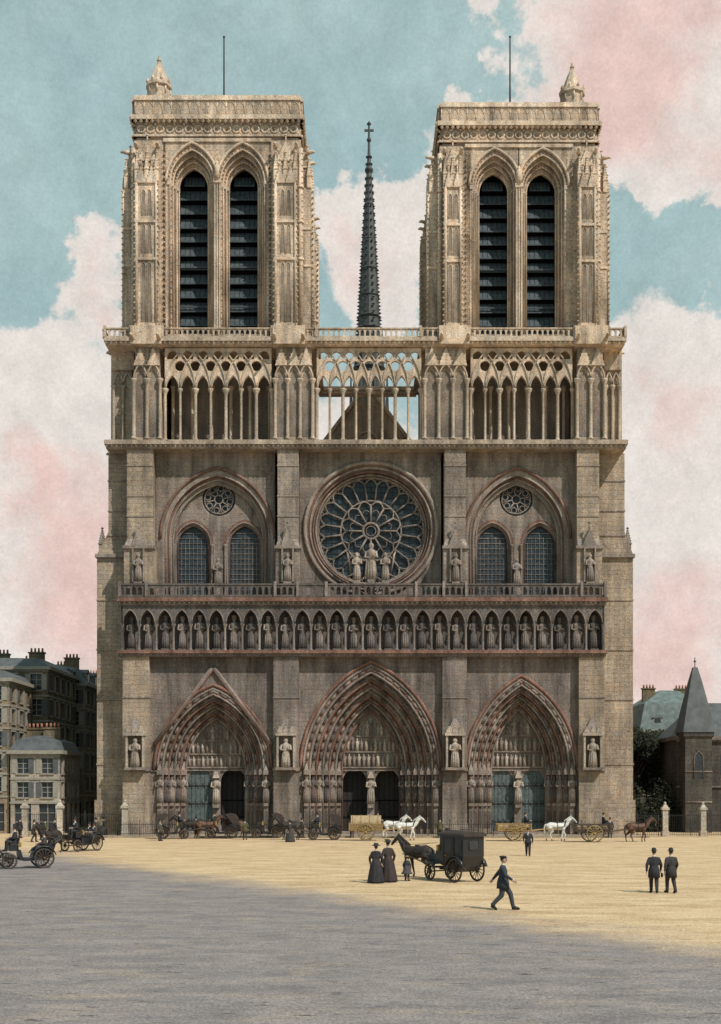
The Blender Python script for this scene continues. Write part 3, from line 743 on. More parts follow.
# ================================================================ NEIGHBOURING BUILDINGS
M_w1=stone('old_render_wall',[(0,(.175,.145,.095)),(25,(.235,.195,.125))],brick=0,soot=.5)
M_w2=stone('pale_render_wall',[(0,(.40,.36,.31)),(25,(.46,.42,.36))],brick=0,soot=.35)
M_w4=stone('tan_render_wall',[(0,(.26,.21,.15)),(25,(.31,.26,.19))],brick=0,soot=.45)
M_w3=stone('grey_ashlar_wall',[(0,(.085,.08,.07)),(25,(.115,.108,.095))],brick=.4,soot=.4)
M_sl=plain('zinc_slate_roof',(.085,.093,.097),.6,.3,1.5)
M_gs=plain('slate_green_roof',(.12,.155,.15),.6,.35,1.5)
M_pn=plain('window_pane',(.03,.035,.04),.2,.3,2,spec=.5,bump=0)
M_wf=plain('painted_frame',(.27,.25,.21),.6)
M_ch=plain('chimney_pot',(.3,.14,.09),.8)
def house(name,x0,x1,y0,y1,h,wall,roof,floors,pitch=2.6,roofh=3.5,chim=3,ground_h=3.6,chh=.7):
    e=empty(name); b=MB(); wd=MB(); rf=MB()
    W=x1-x0; D=y1-y0
    for (ox,oy,rz,Lw) in ((x0,y0,0,W),(x1,y0,90,D),(x1,y1,180,W),(x0,y1,270,D)):
        M=Matrix.Translation((ox,oy,0))@Matrix.Rotation(R_(rz),4,'Z')
        n=max(1,int(Lw/pitch)); pp=Lw/n
        ww=min(1.1,pp*.45)
        fh=(h-ground_h)/floors
        for fl in range(floors+1):
            za=0 if fl==0 else ground_h+(fl-1)*fh; zb=ground_h if fl==0 else za+fh
            s0,s1=(0.25,2.9) if fl==0 else (za+fh*.22,za+fh*.85)
            w_=ww*1.5 if fl==0 else ww
            ops=[rop((i+.5)*pp-w_/2,(i+.5)*pp+w_/2,s0,s1) for i in range(n)]
            b.panel(0,Lw,za,zb,0,ops,.25,0,None,M)
            for i in range(n):
                c=(i+.5)*pp
                wd.box(c-w_/2,c+w_/2,.22,.26,s0,s1,0,M)
                wd.box(c-.04,c+.04,.16,.215,s0,s1,1,M)
                for q in (.33,.66): wd.box(c-w_/2,c+w_/2,.17,.214,s0+(s1-s0)*q-.03,s0+(s1-s0)*q+.03,1,M)
                if fl>0:
                    b.box(c-w_/2-.12,c+w_/2+.12,-.12,-.002,s0-.14,s0,1,M); b.box(c-w_/2-.15,c+w_/2+.15,-.1,-.002,s1,s1+.16,1,M)
                    if random.random()<.75:
                        for s_ in (-1,1): b.box(c+s_*(w_/2+.02) if s_>0 else c-w_/2-.02-w_*.48,c+w_/2+.02+w_*.48 if s_>0 else c-w_/2-.02,-.06,-.003,s0,s1,1 if random.random()<.5 else 2,M)
            b.box(-.02,Lw+.02,-.09,-.003,zb-.12,zb+.05,1,M)
        b.box(-.3,Lw+.3,-.4,0.02,h+.06,h+.4,1,M)
    z=h+.4; ins=min(W,D)*.16
    rf.fr((x0-.1,x1+.1,y0-.1,y1+.1,z),(x0+ins*.5,x1-ins*.5,y0+ins*.5,y1-ins*.5,z+roofh*.65),0)
    rf.fr((x0+ins*.5,x1-ins*.5,y0+ins*.5,y1-ins*.5,z+roofh*.65),(x0+min(W,D)*.38,x1-min(W,D)*.38,y0+min(W,D)*.38,y1-min(W,D)*.38,z+roofh),0)
    if roofh>1.5:
      for (ox,oy,rz,Lw) in ((x0,y0,0,W),(x1,y0,90,D)):
        M=Matrix.Translation((ox,oy,0))@Matrix.Rotation(R_(rz),4,'Z'); nd=max(2,int(Lw/3.2)); q=min(1,roofh/3)
        for i in range(nd):
            c=(i+.5)*Lw/nd
            rf.box(c-.55,c+.55,.15,1.6,z+.1,z+1.5*q,1,M); rf.prof([(c-.7,z+1.5*q),(c+.7,z+1.5*q),(c,z+2.0*q)],.05,1.7,0,M); rf.box(c-.38,c+.38,.1,.148,z+.2,z+1.35*q,2,M)
    for i in range(chim):
        cx=x0+W*(i+.5)/chim+random.uniform(-.6,.6); cy=y0+D*random.uniform(.3,.7)
        rf.box(cx-.8,cx+.8,cy-.3,cy+.3,z,z+roofh+chh,3); rf.box(cx-.9,cx+.9,cy-.4,cy+.4,z+roofh+chh,z+roofh+chh+.15,3)
        for q in range(4): rf.lathe([(.13,0),(.1,.45)],6,(cx-.6+q*.4,cy,z+roofh+chh+.15),4)
    b.obj('walls',[wall,M_wf,M_sl],e); wd.obj('windows',[M_pn,M_wf],e); rf.obj('roof',[roof,M_wf,M_pn,M_w1,M_ch],e)
    return e
house('corner_apartment_building',-52,-32.4,12,24,16.6,M_w1,M_sl,5,2.4,1.4,4)
house('apartment_building',-47,-31.4,24.3,36,16.0,M_w4,M_sl,5,2.3,2.6,3)
house('apartment_building',-47,-30.4,36.3,50,16.2,M_w1,M_sl,5,2.4,2.8,3)
house('apartment_building',-48,-29.5,50.3,68,17.0,M_w1,M_sl,5,2.6,3.0,3)
house('low_shop_house',-33.6,-28.9,3,11,7.6,M_w2,M_sl,2,1.9,1.5,2,ground_h=3.0)
house('apartment_building',-62,-33.9,3.5,11.7,14.6,M_w4,M_sl,5,2.4,1.2,4)
house('slate_roofed_hall',35.2,44,38,50,11.4,M_w3,M_gs,2,2.6,5.2,2,chh=.2)
lg=empty('gothic_lodge'); b=MB()
lx0,lx1,ly0,ly1=xp(677,8),48,8,16
nb=5; pp=(lx1-lx0)/nb
for fl in range(2):
    b.panel(lx0,lx1,fl*4.6,fl*4.6+4.6,ly0,[aop(lx0+(i+.5)*pp,.55,fl*4.6+2.9,fl*4.6+3.6,fl*4.6+1.1,5) for i in range(nb)],.3,0)
    for i in range(nb): b.box(lx0+(i+.5)*pp-.55,lx0+(i+.5)*pp+.55,ly0+.27,ly0+.3,fl*4.6+1.1,fl*4.6+3.6,2); b.box(lx0+(i+.5)*pp-.04,lx0+(i+.5)*pp+.04,ly0+.2,ly0+.265,fl*4.6+1.1,fl*4.6+3.5,1)
    b.box(lx0-.1,lx1+.1,ly0-.15,ly0-.002,fl*4.6+4.45,fl*4.6+4.65,1)
b.box(lx0,lx1,ly0+.31,ly1,0,9.2,0); b.box(lx0-.3,lx1+.3,ly0-.35,ly1+.3,9.2,9.6,1)
b.fr((lx0-.2,lx1+.2,ly0-.2,ly1+.2,9.6),(lx0+3,lx1-3,ly0+3.9,ly1-3.9,13.2),3)
tx=xp(694,7.5); Mt=Matrix.Translation((tx,7.2,0))@Matrix.Rotation(R_(45),4,'Z')
b.lathe([(1.85,0),(1.85,9.3),(2.1,9.5),(2.1,9.9),(2.0,10)],4,(0,0,0),0,False,Mt)
b.lathe([(2.25,9.9),(1.5,12.6),(.75,15.1),(.3,16.4)],4,(0,0,0),3,False,Mt)
b.tube([(tx,7.2,16.2),(tx,7.2,17.4)],.05,5,3); b.oct((tx,7.2,17),.16,3)
fillarch(b,arc(tx,.4,7.2,7.9,5),5.4,5.87,2); b.tube([(x,5.86,z) for x,z in pthj(tx,.45,7.2,8.0,5.4,5)],.07,5,1)
for z in (3,6): b.tube([(tx-1.33,5.87,z),(tx+1.33,5.87,z)],.08,4,1)
b.obj('walls_and_roof',[M_w3,M_st,M_pn,M_sl],lg)

# ================================================================ TREES
def leafmat(nm,c1,c2):
    m,nt,b=newmat(nm); g=N(nt,'ShaderNodeNewGeometry')
    n=noise_(nt,g.outputs['Position'],.9,4,.7)
    L(nt,mixc(nt,'MIX',maprange(nt,n,.35,.65,0,1),c1,c2),b.inputs['Base Color']); b.inputs['Roughness'].default_value=.8; b.inputs['Specular IOR Level'].default_value=.1
    return m
M_lf=leafmat('foliage',(.014,.018,.012),(.045,.05,.03)); M_bk=plain('bark',(.05,.04,.03),.9)
def tree(x,y,h,cr,seed):
    rnd=random.Random(seed); b=MB()
    tip=Vector((x+rnd.uniform(-.4,.4),y,h*.62))
    b.tube([(x,y,0),(x+.1,y,h*.25),(x-.05,y+.1,h*.45),tuple(tip)],[.34,.27,.2,.1],8,0)
    cl=[]
    for i in range(14):
        a=rnd.uniform(0,6.28); z0=h*rnd.uniform(.18,.55); rr=cr*rnd.uniform(.45,.95); z1=z0+h*rnd.uniform(.1,.35)
        e=Vector((x+rr*math.cos(a),y+rr*math.sin(a),min(z1,h*.9)))
        b.tube([(x,y,z0),(x+rr*.5*math.cos(a),y+rr*.5*math.sin(a),z0+(e.z-z0)*.65),tuple(e)],[.13,.08,.03],5,0)
        cl.append((e,cr*rnd.uniform(.3,.5)))
    for i in range(9): cl.append((Vector((x+rnd.uniform(-.5,.5)*cr,y+rnd.uniform(-.5,.5)*cr,h*rnd.uniform(.4,.9))),cr*rnd.uniform(.28,.42)))
    for c,rad in cl:
        for k in range(230):
            d=Vector((rnd.gauss(0,1),rnd.gauss(0,1),rnd.gauss(0,1))).normalized()*rad*(rnd.random()**.4)
            q=c+Vector((d.x,d.y,d.z*.8)); s_=rnd.uniform(.1,.24)
            u=Vector((rnd.gauss(0,1),rnd.gauss(0,1),rnd.gauss(0,1))).normalized(); v=u.orthogonal().normalized()
            b.add([q-u*s_,q+v*s_*.6,q+u*s_,q-v*s_*.6],[(0,1,2,3)],1)
    b.obj('tree',[M_bk,M_lf])
for i,(x,y,h,cr) in enumerate(((29.2,15,11.6,2.5),(32.2,17,11.4,2.7),(30.5,27,12.6,3.0),(34.6,24,11.6,2.8),(27.6,20,11,2.6),(51,20,10,3.2))): tree(x,y,h,cr,i+3)
sh=MB(); rnd=random.Random(5)
for k in range(9000):
    x=rnd.uniform(26.2,33.6); y=rnd.uniform(7,11); hz=3.8+1.1*math.sin(x*1.7)+.6*math.sin(x*4.1)
    q=Vector((x,y,min(1.2,abs(rnd.gauss(.4,.35)))*hz)); s_=rnd.uniform(.09,.22)
    u=Vector((rnd.gauss(0,1),rnd.gauss(0,1),rnd.gauss(0,1))).normalized(); v=u.orthogonal().normalized()
    sh.add([q-u*s_,q+v*s_*.6,q+u*s_,q-v*s_*.6],[(0,1,2,3)],0)
sh.obj('shrubbery',[M_lf])

# ================================================================ RAILINGS AND GATE PIERS
M_wp=stone('pale_pier_stone',[(0,(.5,.45,.37))],brick=0,soot=.3)
def pier(px,y,h,k=.72):
    x=xp(px,y); b=MB()
    b.box(x-.42*k,x+.42*k,y-.42*k,y+.42*k,0,.5,0); b.box(x-.33*k,x+.33*k,y-.33*k,y+.33*k,.5,h*.8,0); b.box(x-.45*k,x+.45*k,y-.45*k,y+.45*k,h*.8,h*.87,0)
    b.fr((x-.38*k,x+.38*k,y-.38*k,y+.38*k,h*.87),(x-.08,x+.08,y-.08,y+.08,h*.97),0); b.ell((x,y,h),(.12,.12,.15),0)
    b.obj('gate_pier',[M_wp])
for px in (25,60,125): pier(px,-4.2,3.2)
for px in (665,703): pier(px,-3.6,3.0)
def railing(xa,xb,y,h,pt=.16,z0=0):
    b=MB(); n=int((xb-xa)/pt)
    for i in range(n+1):
        x=xa+(xb-xa)*i/n; b.tube([(x,y,z0+.05),(x,y,z0+h-.12),(x,y,z0+h)],[.018,.018,.003],4,0,cap=False)
        if i%12==0: b.tube([(x,y,z0),(x,y,z0+h+.12)],.04,5,0); b.oct((x,y,z0+h+.15),.07,0)
    for z in (.2,h-.22): b.box(xa,xb,y-.02,y+.02,z0+z-.02,z0+z+.02,0)
    b.obj('iron_railing',[M_ir])
railing(xp(28,-4),xp(57,-4),-4.2,2.2); railing(xp(64,-4),xp(121,-4),-4.2,2.2); railing(xp(637,-3.6),xp(662,-3.6),-3.6,2.1); railing(xp(669,-3.6),xp(700,-3.6),-3.6,2.1); railing(xp(706,-3.6),xp(780,-3.6),-3.6,2.1)
for a,b_ in ((130,186),(252,338),(404,490),(550,600)): railing(X(a),X(b_),-5.6,1.25,z0=.12)

# ================================================================ CONTINUOUS BODIES (capsule skeleton fused by voxel remesh)
def fuse(nodes,edges,vox,it=3):
    b=MB()
    for a,c in edges:
        A=Vector(nodes[a][:3]); C=Vector(nodes[c][:3]); b.tube([A+(C-A)*t for t in (0,.33,.66,1)],[nodes[a][3]*(1-t)+nodes[c][3]*t for t in (0,.33,.66,1)],12,0)
    for n in nodes: b.ell(n[:3],(n[3],n[3],n[3]),0,12,8)
    o=b.obj('t',[]); 
    rm=o.modifiers.new('r','REMESH'); rm.mode='VOXEL'; rm.voxel_size=vox
    s_=o.modifiers.new('s','SMOOTH'); s_.iterations=it; s_.factor=.5
    bpy.context.view_layer.update()
    dg=bpy.context.evaluated_depsgraph_get(); m2=bpy.data.meshes.new_from_object(o.evaluated_get(dg))
    vs=[v.co.copy() for v in m2.vertices]; fs=[tuple(p_.vertices) for p_ in m2.polygons]
    me=o.data; bpy.data.objects.remove(o); bpy.data.meshes.remove(me); bpy.data.meshes.remove(m2)
    P=[Vector(n[:3]) for n in nodes]; lab=[]
    for f in fs:
        c=(vs[f[0]]+vs[f[2]])/2; best=None
        for a,e in edges:
            d=P[e]-P[a]; t=max(0,min(1,(c-P[a]).dot(d)/max(1e-9,d.length_squared))); dist=(c-P[a]-d*t).length-(nodes[a][3]*(1-t)+nodes[e][3]*t)
            if best is None or dist<best[0]: best=(dist,nodes[e][4])
        lab.append(best[1])
    return vs,fs,lab
CACHE={}
def addskin(mb,nodes,edges,vox):
    key=(tuple(nodes),tuple(edges))
    if key not in CACHE: CACHE[key]=fuse(nodes,edges,vox)
    vs,fs,lab=CACHE[key]
    o=len(mb.v); mb.v.extend([tuple(v) for v in vs])
    for f,l in zip(fs,lab): mb.f.append(tuple(i+o for i in f)); mb.m.append(l); mb.s.append(True)
def hand(mb,wr,d,side):
    z=Vector(d).normalized(); x=Vector((0,side,0)); x=(x-z*x.dot(z)).normalized(); y=z.cross(x)
    M=Matrix.Translation(wr)@Matrix((x,y,z)).transposed().to_4x4()
    mb.ell((0,0,.045),(.017,.04,.052),0,8,5,M)
    for k,(yy,l) in enumerate(((-.03,.07),(-.01,.08),(.01,.075),(.03,.058))):
        mb.tube([(0,yy,.08),(-.006,yy*1.05,.08+l*.45),(-.022,yy*1.05,.08+l*.8),(-.035,yy,.08+l)],[.0095,.009,.0085,.006],5,0,M=M)
    mb.tube([(0,-.03,.03),(-.012,-.062,.055),(-.02,-.068,.085)],[.012,.01,.007],5,0,M=M)
POSES={
 'stand':dict(el=[(-.03,.28,1.13),(-.03,-.28,1.13)],wr=[(.06,.28,.89),(.06,-.28,.89)],kn=[(.02,.1,.5),(.02,-.1,.5)],an=[(-.02,.11,.09),(-.02,-.11,.09)],toe=[(.15,.14,.04),(.15,-.14,.04)]),
 'stroll':dict(el=[(-.1,.28,1.13),(.04,-.28,1.13)],wr=[(-.08,.29,.88),(.15,-.27,.92)],kn=[(.14,.1,.51),(-.02,-.1,.5)],an=[(.14,.1,.09),(-.2,-.1,.12)],toe=[(.3,.12,.04),(-.05,-.11,.04)]),
 'walk':dict(el=[(-.2,.3,1.16),(.12,-.29,1.13)],wr=[(-.36,.36,.97),(.32,-.26,1.0)],kn=[(.23,.1,.53),(-.03,-.1,.49)],an=[(.32,.1,.1),(-.33,-.1,.18)],toe=[(.48,.12,.05),(-.22,-.1,.04)]),
 'sit':dict(el=[(.06,.28,1.13),(.06,-.28,1.13)],wr=[(.33,.14,1.1),(.33,-.14,1.1)],kn=[(.43,.12,.93),(.43,-.12,.93)],an=[(.46,.12,.5),(.46,-.12,.5)],toe=[(.62,.13,.45),(.62,-.13,.45)])}
def head(mb,hat,female=False,turn=0):
    M=Matrix.Translation((.02,0,1.5))@Matrix.Rotation(turn,4,'Z')@Matrix.Translation((-.02,0,-1.5))
    mb.ell((.025,0,1.625),(.092,.074,.112),0,12,9,M); mb.ell((.05,0,1.56),(.055,.05,.05),0,8,6,M)
    mb.tube([(.108,0,1.645),(.135,0,1.605),(.112,0,1.595)],[.008,.015,.01],5,0,M=M)
    for s_ in (-1,1):
        mb.ell((.105,s_*.03,1.632),(.012,.014,.008),4,6,4,M); mb.ell((.107,s_*.032,1.65),(.012,.02,.005),4,6,4,M)
        mb.ell((.02,s_*.076,1.62),(.018,.01,.03),0,6,5,M)
    mb.ell((.108,0,1.577),(.012,.026,.006),3,6,4,M)
    mb.ell((-.002,0,1.655),(.092,.08,.09),4,12,7,M)
    if not female: mb.ell((.113,0,1.59),(.014,.035,.01),4,6,4,M)
    else: mb.ell((-.07,0,1.63),(.05,.05,.05),4,8,6,M)
    if hat=='bowler':
        mb.lathe([(.135,0),(.14,.012),(.098,.018),(.095,.07),(.078,.115),(.03,.135),(.0,.136)],14,(.012,0,1.685),5,M=M)
    elif hat=='cap':
        mb.lathe([(.096,0),(.12,.03),(.115,.055),(.05,.072),(0,.072)],12,(.0,0,1.69),5,M=M); mb.prof([(.07,1.69),(.16,1.68),(.16,1.686),(.07,1.7)],-.07,.07,5,M)
    elif hat=='topper':
        mb.lathe([(.14,.01),(.145,.018),(.092,.02),(.088,.15),(.097,.19),(0,.19)],14,(.01,0,1.68),5,M=M)
    elif hat=='boater':
        mb.lathe([(.17,0),(.17,.012),(.1,.014),(.1,.08),(0,.08)],14,(.01,0,1.69),5,M=M)
    elif hat=='wide':
        mb.lathe([(.19,.0),(.2,.02),(.12,.03),(.11,.09),(.06,.12),(0,.12)],16,(.0,0,1.68),5,M=M,fold=.06,nf=3)
        for q in range(5): mb.ell((-.05+.05*q,.07*math.sin(q*2),1.785),(.04,.04,.03),5,6,5,M)
def person(name,px,py,heading,pose,hat,coat,tr,sc=1.0,female=False,loc=None,hatc=(.02,.02,.022),longcoat=.8,turn=0,bag=False,skirt=0.02):
    b=MB(); q=POSES[pose]; legs=(not female) or skirt>.3
    nd=[(0,0,.94,.145,1),(0,0,1.07,.125 if female else .145,1),(0,0,1.24,.13 if female else .148,1),(-.01,0,1.35,.115,1),(0,0,1.45,.06,0),(.015,0,1.56,.055,0)]
    ed=[(0,1),(1,2),(2,3),(3,4),(4,5)]
    for i,s_ in ((0,1),(1,-1)):
        e=q['el'][i]; wv=q['wr'][i]; k=len(nd)
        nd+=[(-.01,s_*(.15 if female else .175),1.36,.082,1),(*e,.064,1),(*wv,.044,1)]; ed+=[(3,k),(k,k+1),(k+1,k+2)]
        nd+=[(0,s_*.08,1.24,.13,1)]; ed+=[(k,k+3),(k+3,0)]
        if legs:
            k=len(nd); kn=q['kn'][i]; an=q['an'][i]; to=q['toe'][i]
            nd+=[(0,s_*.09,.86,.12,2),(*kn,.085,2),(*an,.065,2),(*to,.04,3)]; ed+=[(0,k),(k,k+1),(k+1,k+2),(k+2,k+3)]
    addskin(b,nd,ed,.022)
    for i,s_ in ((0,1),(1,-1)):
        wv=Vector(q['wr'][i]); e=Vector(q['el'][i]); dv=(wv-e).normalized()
        hand(b,wv+dv*.02,dv,-s_); b.tube([tuple(wv-dv*.03),tuple(wv+dv*.03)],.036,8,6)
        if legs:
            an=Vector(q['an'][i]); to=Vector(q['toe'][i]); b.tube([tuple(an+Vector((-.05,0,-.04))),tuple((an+to)/2+Vector((0,0,-.01))),tuple(to),tuple(to+(to-an).normalized()*.06)],[.048,.055,.048,.02],7,3)
    head(b,hat,female,turn)
    b.lathe([(.066,1.45),(.06,1.505)],10,(.005,0,0),6)
    if not female: b.prof([(.11,1.43),(.148,1.33),(.135,1.33),(.08,1.44)],-.028,.028,6)
    if female:
        b.lathe([(.40,skirt),(.39,skirt+.1),(.335,.45 if skirt<.3 else .62),(.265,.8),(.2,.98),(.14,1.06)],36,(-.02,0,0),2,sx=1.0,sy=.95,fold=.07,nf=9)
        b.lathe([(.235,.84),(.2,.96),(.14,1.1)],18,(0,0,0),1)
    elif pose!='sit':
        b.lathe([(.235,longcoat),(.22,.9),(.185,1.02),(.14,1.12)],20,(0,0,0),1,sx=.9,sy=1.02)
    else: b.tube([(0,0,.93),(.2,0,.93),(.42,0,.92)],[.16,.16,.14],10,1,flat=1.25)
    if bag: b.ell((.02,-.31,.72),(.12,.05,.1),3,8,6)
    mats=[plain(name+'_skin',(.42,.26,.19),.6,.1,8),plain(name+'_coat',coat,.85),plain(name+'_cloth',tr,.85),plain(name+'_shoes',(.02,.017,.015),.5),plain(name+'_hair',(.05,.035,.025),.8),plain(name+'_hat',hatc,.7),plain(name+'_linen',(.6,.58,.54),.8)]
    o=b.obj(name,mats); o.rotation_euler=(0,0,R_(heading)); o.scale=(sc,)*3
    if loc: o.location=loc
    else: x,y=gpos(px,py); o.location=(x,y,0)
    return o
BL=(.028,.028,.034)
person('walking_man',503,910,-12,'walk','cap',(.03,.037,.048),(.045,.052,.062),1.08,longcoat=.7)
person('strolling_man',654,893,80,'stroll','bowler',BL,(.03,.03,.035),1.02,longcoat=.62,bag=True)
person('strolling_man',671,893,100,'stroll','bowler',(.035,.033,.035),(.04,.038,.04),1.02,longcoat=.62)
person('standing_man',528,856,260,'stroll','bowler',BL,BL,1.0)
person('woman_in_black',376,883,80,'stand','wide',(.03,.027,.03),(.028,.026,.03),1.0,True)
person('woman_in_black',388,882,110,'stand','wide',(.045,.033,.03),(.04,.03,.03),1.08,True)
person('girl',407,881,60,'stand','boater',(.05,.05,.06),(.06,.055,.06),.66,True,hatc=(.2,.16,.1),skirt=.5)

# ---------------------------------------------------------------- horses
def horse(name,loc,heading,coat,mane,step=0,sc=1.0):
    b=MB()
    s=step
    nd=[(-.1,0,1.2,.30,0),(-.6,0,1.27,.28,0),(.38,0,1.2,.295,0),(.66,0,1.36,.22,0),(.92,0,1.66,.145,0),(1.12,0,1.88,.105,0),(1.28,0,1.8,.1,0),(1.48,0,1.6,.07,0),(1.55,0,1.53,.06,0),(-.78,0,1.22,.24,0)]
    ed=[(0,1),(0,2),(2,3),(3,4),(4,5),(5,6),(6,7),(7,8),(1,9)]
    for i,sd_ in ((0,1),(1,-1)):
        a=(.18 if i==0 else -.12)*s; h=(-.15 if i==0 else .16)*s
        k=len(nd); y=sd_*.16
        nd+=[(.45,y,1.02,.145,0),(.44+a*.3,y,.8,.09,0),(.47+a,y,.5,.06,0),(.45+a*(.6 if a>0 else 1.6),y,.17,.043,0),(.49+a*(.6 if a>0 else 1.6),y,.05,.055,2)]
        ed+=[(2,k)]+[(k+j,k+j+1) for j in range(4)]
        k=len(nd)
        nd+=[(-.66,y,1.05,.19,0),(-.52+h*.4,y*1.1,.84,.13,0),(-.82+h,y,.55,.068,0),(-.74+h*1.3,y,.17,.045,0),(-.69+h*1.3,y,.05,.056,2)]
        ed+=[(1,k)]+[(k+j,k+j+1) for j in range(4)]
    addskin(b,[tuple(n) for n in nd],ed,.032)
    for sd_ in (-1,1):
        b.fr((1.06,1.12,sd_*.06-.025,sd_*.06+.025,1.94),(1.1,1.115,sd_*.065-.005,sd_*.065+.005,2.1),0)
        b.ell((1.26,sd_*.088,1.84),(.02,.012,.018),2,6,4); b.ell((1.58,sd_*.035,1.55),(.012,.01,.012),2,6,4)
    b.tube([(-.95,0,1.4),(-1.06,0,1.3),(-1.12,0,1.0),(-1.08,0,.65),(-1.05,0,.5)],[.05,.06,.08,.06,.02],7,1)
    for i in range(12):
        t=i/11; x=.62+t*.5; z=1.62+t*.36; b.ell((x-.05,.03,z-.02),(.06,.045,.13),1,6,5)
    b.ell((1.17,0,1.94),(.07,.05,.05),1,6,5)
    b.tube([(.54+.3*math.cos(q)*.45,.27*math.sin(q),1.34+.36*math.cos(q)) for q in [2*math.pi*j/14 for j in range(14)]],.045,6,3,closed=True)
    b.tube([(-.05,.315*math.sin(q),1.2+.315*math.cos(q)) for q in [2*math.pi*j/14 for j in range(14)]],.022,5,3,closed=True); b.ell((-.05,0,1.52),(.12,.14,.05),3,8,5)
    b.tube([(-.05,0,1.54),(-.6,0,1.57),(-.98,0,1.42)],.018,5,3)
    for sd_ in (-1,1):
        b.tube([(.5,sd_*.3,1.2),(-.1,sd_*.325,1.12),(-1.0,sd_*.3,1.0)],.02,5,3)
        b.tube([(1.5,sd_*.07,1.62),(1.0,sd_*.16,1.66),(.5,sd_*.22,1.55),(-.2,sd_*.25,1.6),(-1.2,sd_*.15,1.7)],.01,4,3)
        b.tube([(1.1,sd_*.1,1.95),(1.28,sd_*.105,1.8),(1.48,sd_*.078,1.62)],.012,4,3)
    o=b.obj(name,[plain(name+'_coat',coat,.6,.18,3),plain(name+'_mane',mane,.8),plain(name+'_hoof',(.04,.035,.03),.6),plain(name+'_harness',(.02,.015,.012),.5)])
    o.location=loc; o.rotation_euler=(0,0,R_(heading)); o.scale=(sc,)*3
WH=(.62,.6,.56); BR=(.10,.05,.03); DKH=(.035,.027,.023)
# ---------------------------------------------------------------- vehicles
M_bk2=plain('black_coach_paint',(.018,.018,.02),.35,.2,3,spec=.5,bump=0); M_wh=plain('wheel_paint',(.07,.05,.035),.5); M_le=plain('worn_leather',(.045,.035,.03),.6); M_yw=plain('ochre_painted_wood',(.30,.2,.085),.7,.3,5); M_ty=plain('iron_tyre',(.05,.05,.05),.5); M_br=plain('brass_lamp',(.5,.35,.12),.35,metal=.8); M_cv=plain('tan_canvas',(.33,.25,.15),.9,.25,4); M_yg=plain('yellow_wheel_paint',(.34,.24,.1),.6)
VM=[M_bk2,M_wh,M_le,M_yw,M_ty,M_br,M_cv,M_pn,M_yg]
def wheel(b,x,y,r,ns=12,m=1):
    b.tube([(x+(r-.03)*math.cos(2*math.pi*i/24),y,r+(r-.03)*math.sin(2*math.pi*i/24)) for i in range(24)],.03,6,4,closed=True)
    b.tube([(x+(r-.075)*math.cos(2*math.pi*i/24),y,r+(r-.075)*math.sin(2*math.pi*i/24)) for i in range(24)],.032,6,m,closed=True)
    for i in range(ns):
        a=2*math.pi*i/ns; b.tube([(x+.05*math.cos(a),y,r+.05*math.sin(a)),(x+(r-.07)*math.cos(a),y,r+(r-.07)*math.sin(a))],[.024,.018],5,m)
    b.tube([(x,y-.12,r),(x,y-.06,r),(x,y+.06,r),(x,y+.12,r)],[.05,.09,.09,.05],8,m)
def running(b,rx_,rr_,fx,fr_,w_=.66,m=1):
    for s_ in (-1,1):
        wheel(b,rx_,s_*w_,rr_,14,m); wheel(b,fx,s_*(w_-.06),fr_,12,m)
        b.tube([(rx_-.5,s_*.45,rr_+.08),(rx_-.2,s_*.45,rr_-.02),(rx_+.2,s_*.45,rr_-.02),(rx_+.5,s_*.45,rr_+.08)],.025,5,4)
        b.tube([(rx_-.5,s_*.45,rr_+.08),(rx_,s_*.45,rr_+.2),(rx_+.5,s_*.45,rr_+.08)],.025,5,4)
        b.tube([(rx_+(rr_+.09)*math.cos(a),s_*w_,rr_+(rr_+.09)*math.sin(a)) for a in [R_(q) for q in (20,50,80,110,140,165)]],.03,4,0,flat=4)
    b.tube([(rx_,-w_,rr_),(rx_,w_,rr_)],.035,6,4); b.tube([(fx,-w_,fr_),(fx,w_,fr_)],.035,6,4)
    b.tube([(rx_,0,rr_),(0,0,.55),(fx,0,fr_+.1)],.05,6,4); b.lathe([(.3,fr_+.15),(.3,fr_+.22)],12,(fx,0,0),4)
    for s_ in (-1,1): b.tube([(fx-.1,s_*.4,fr_+.15),(fx+1.0,s_*.42,.85),(fx+2.5,s_*.36,1.12)],[.035,.035,.025],6,m)
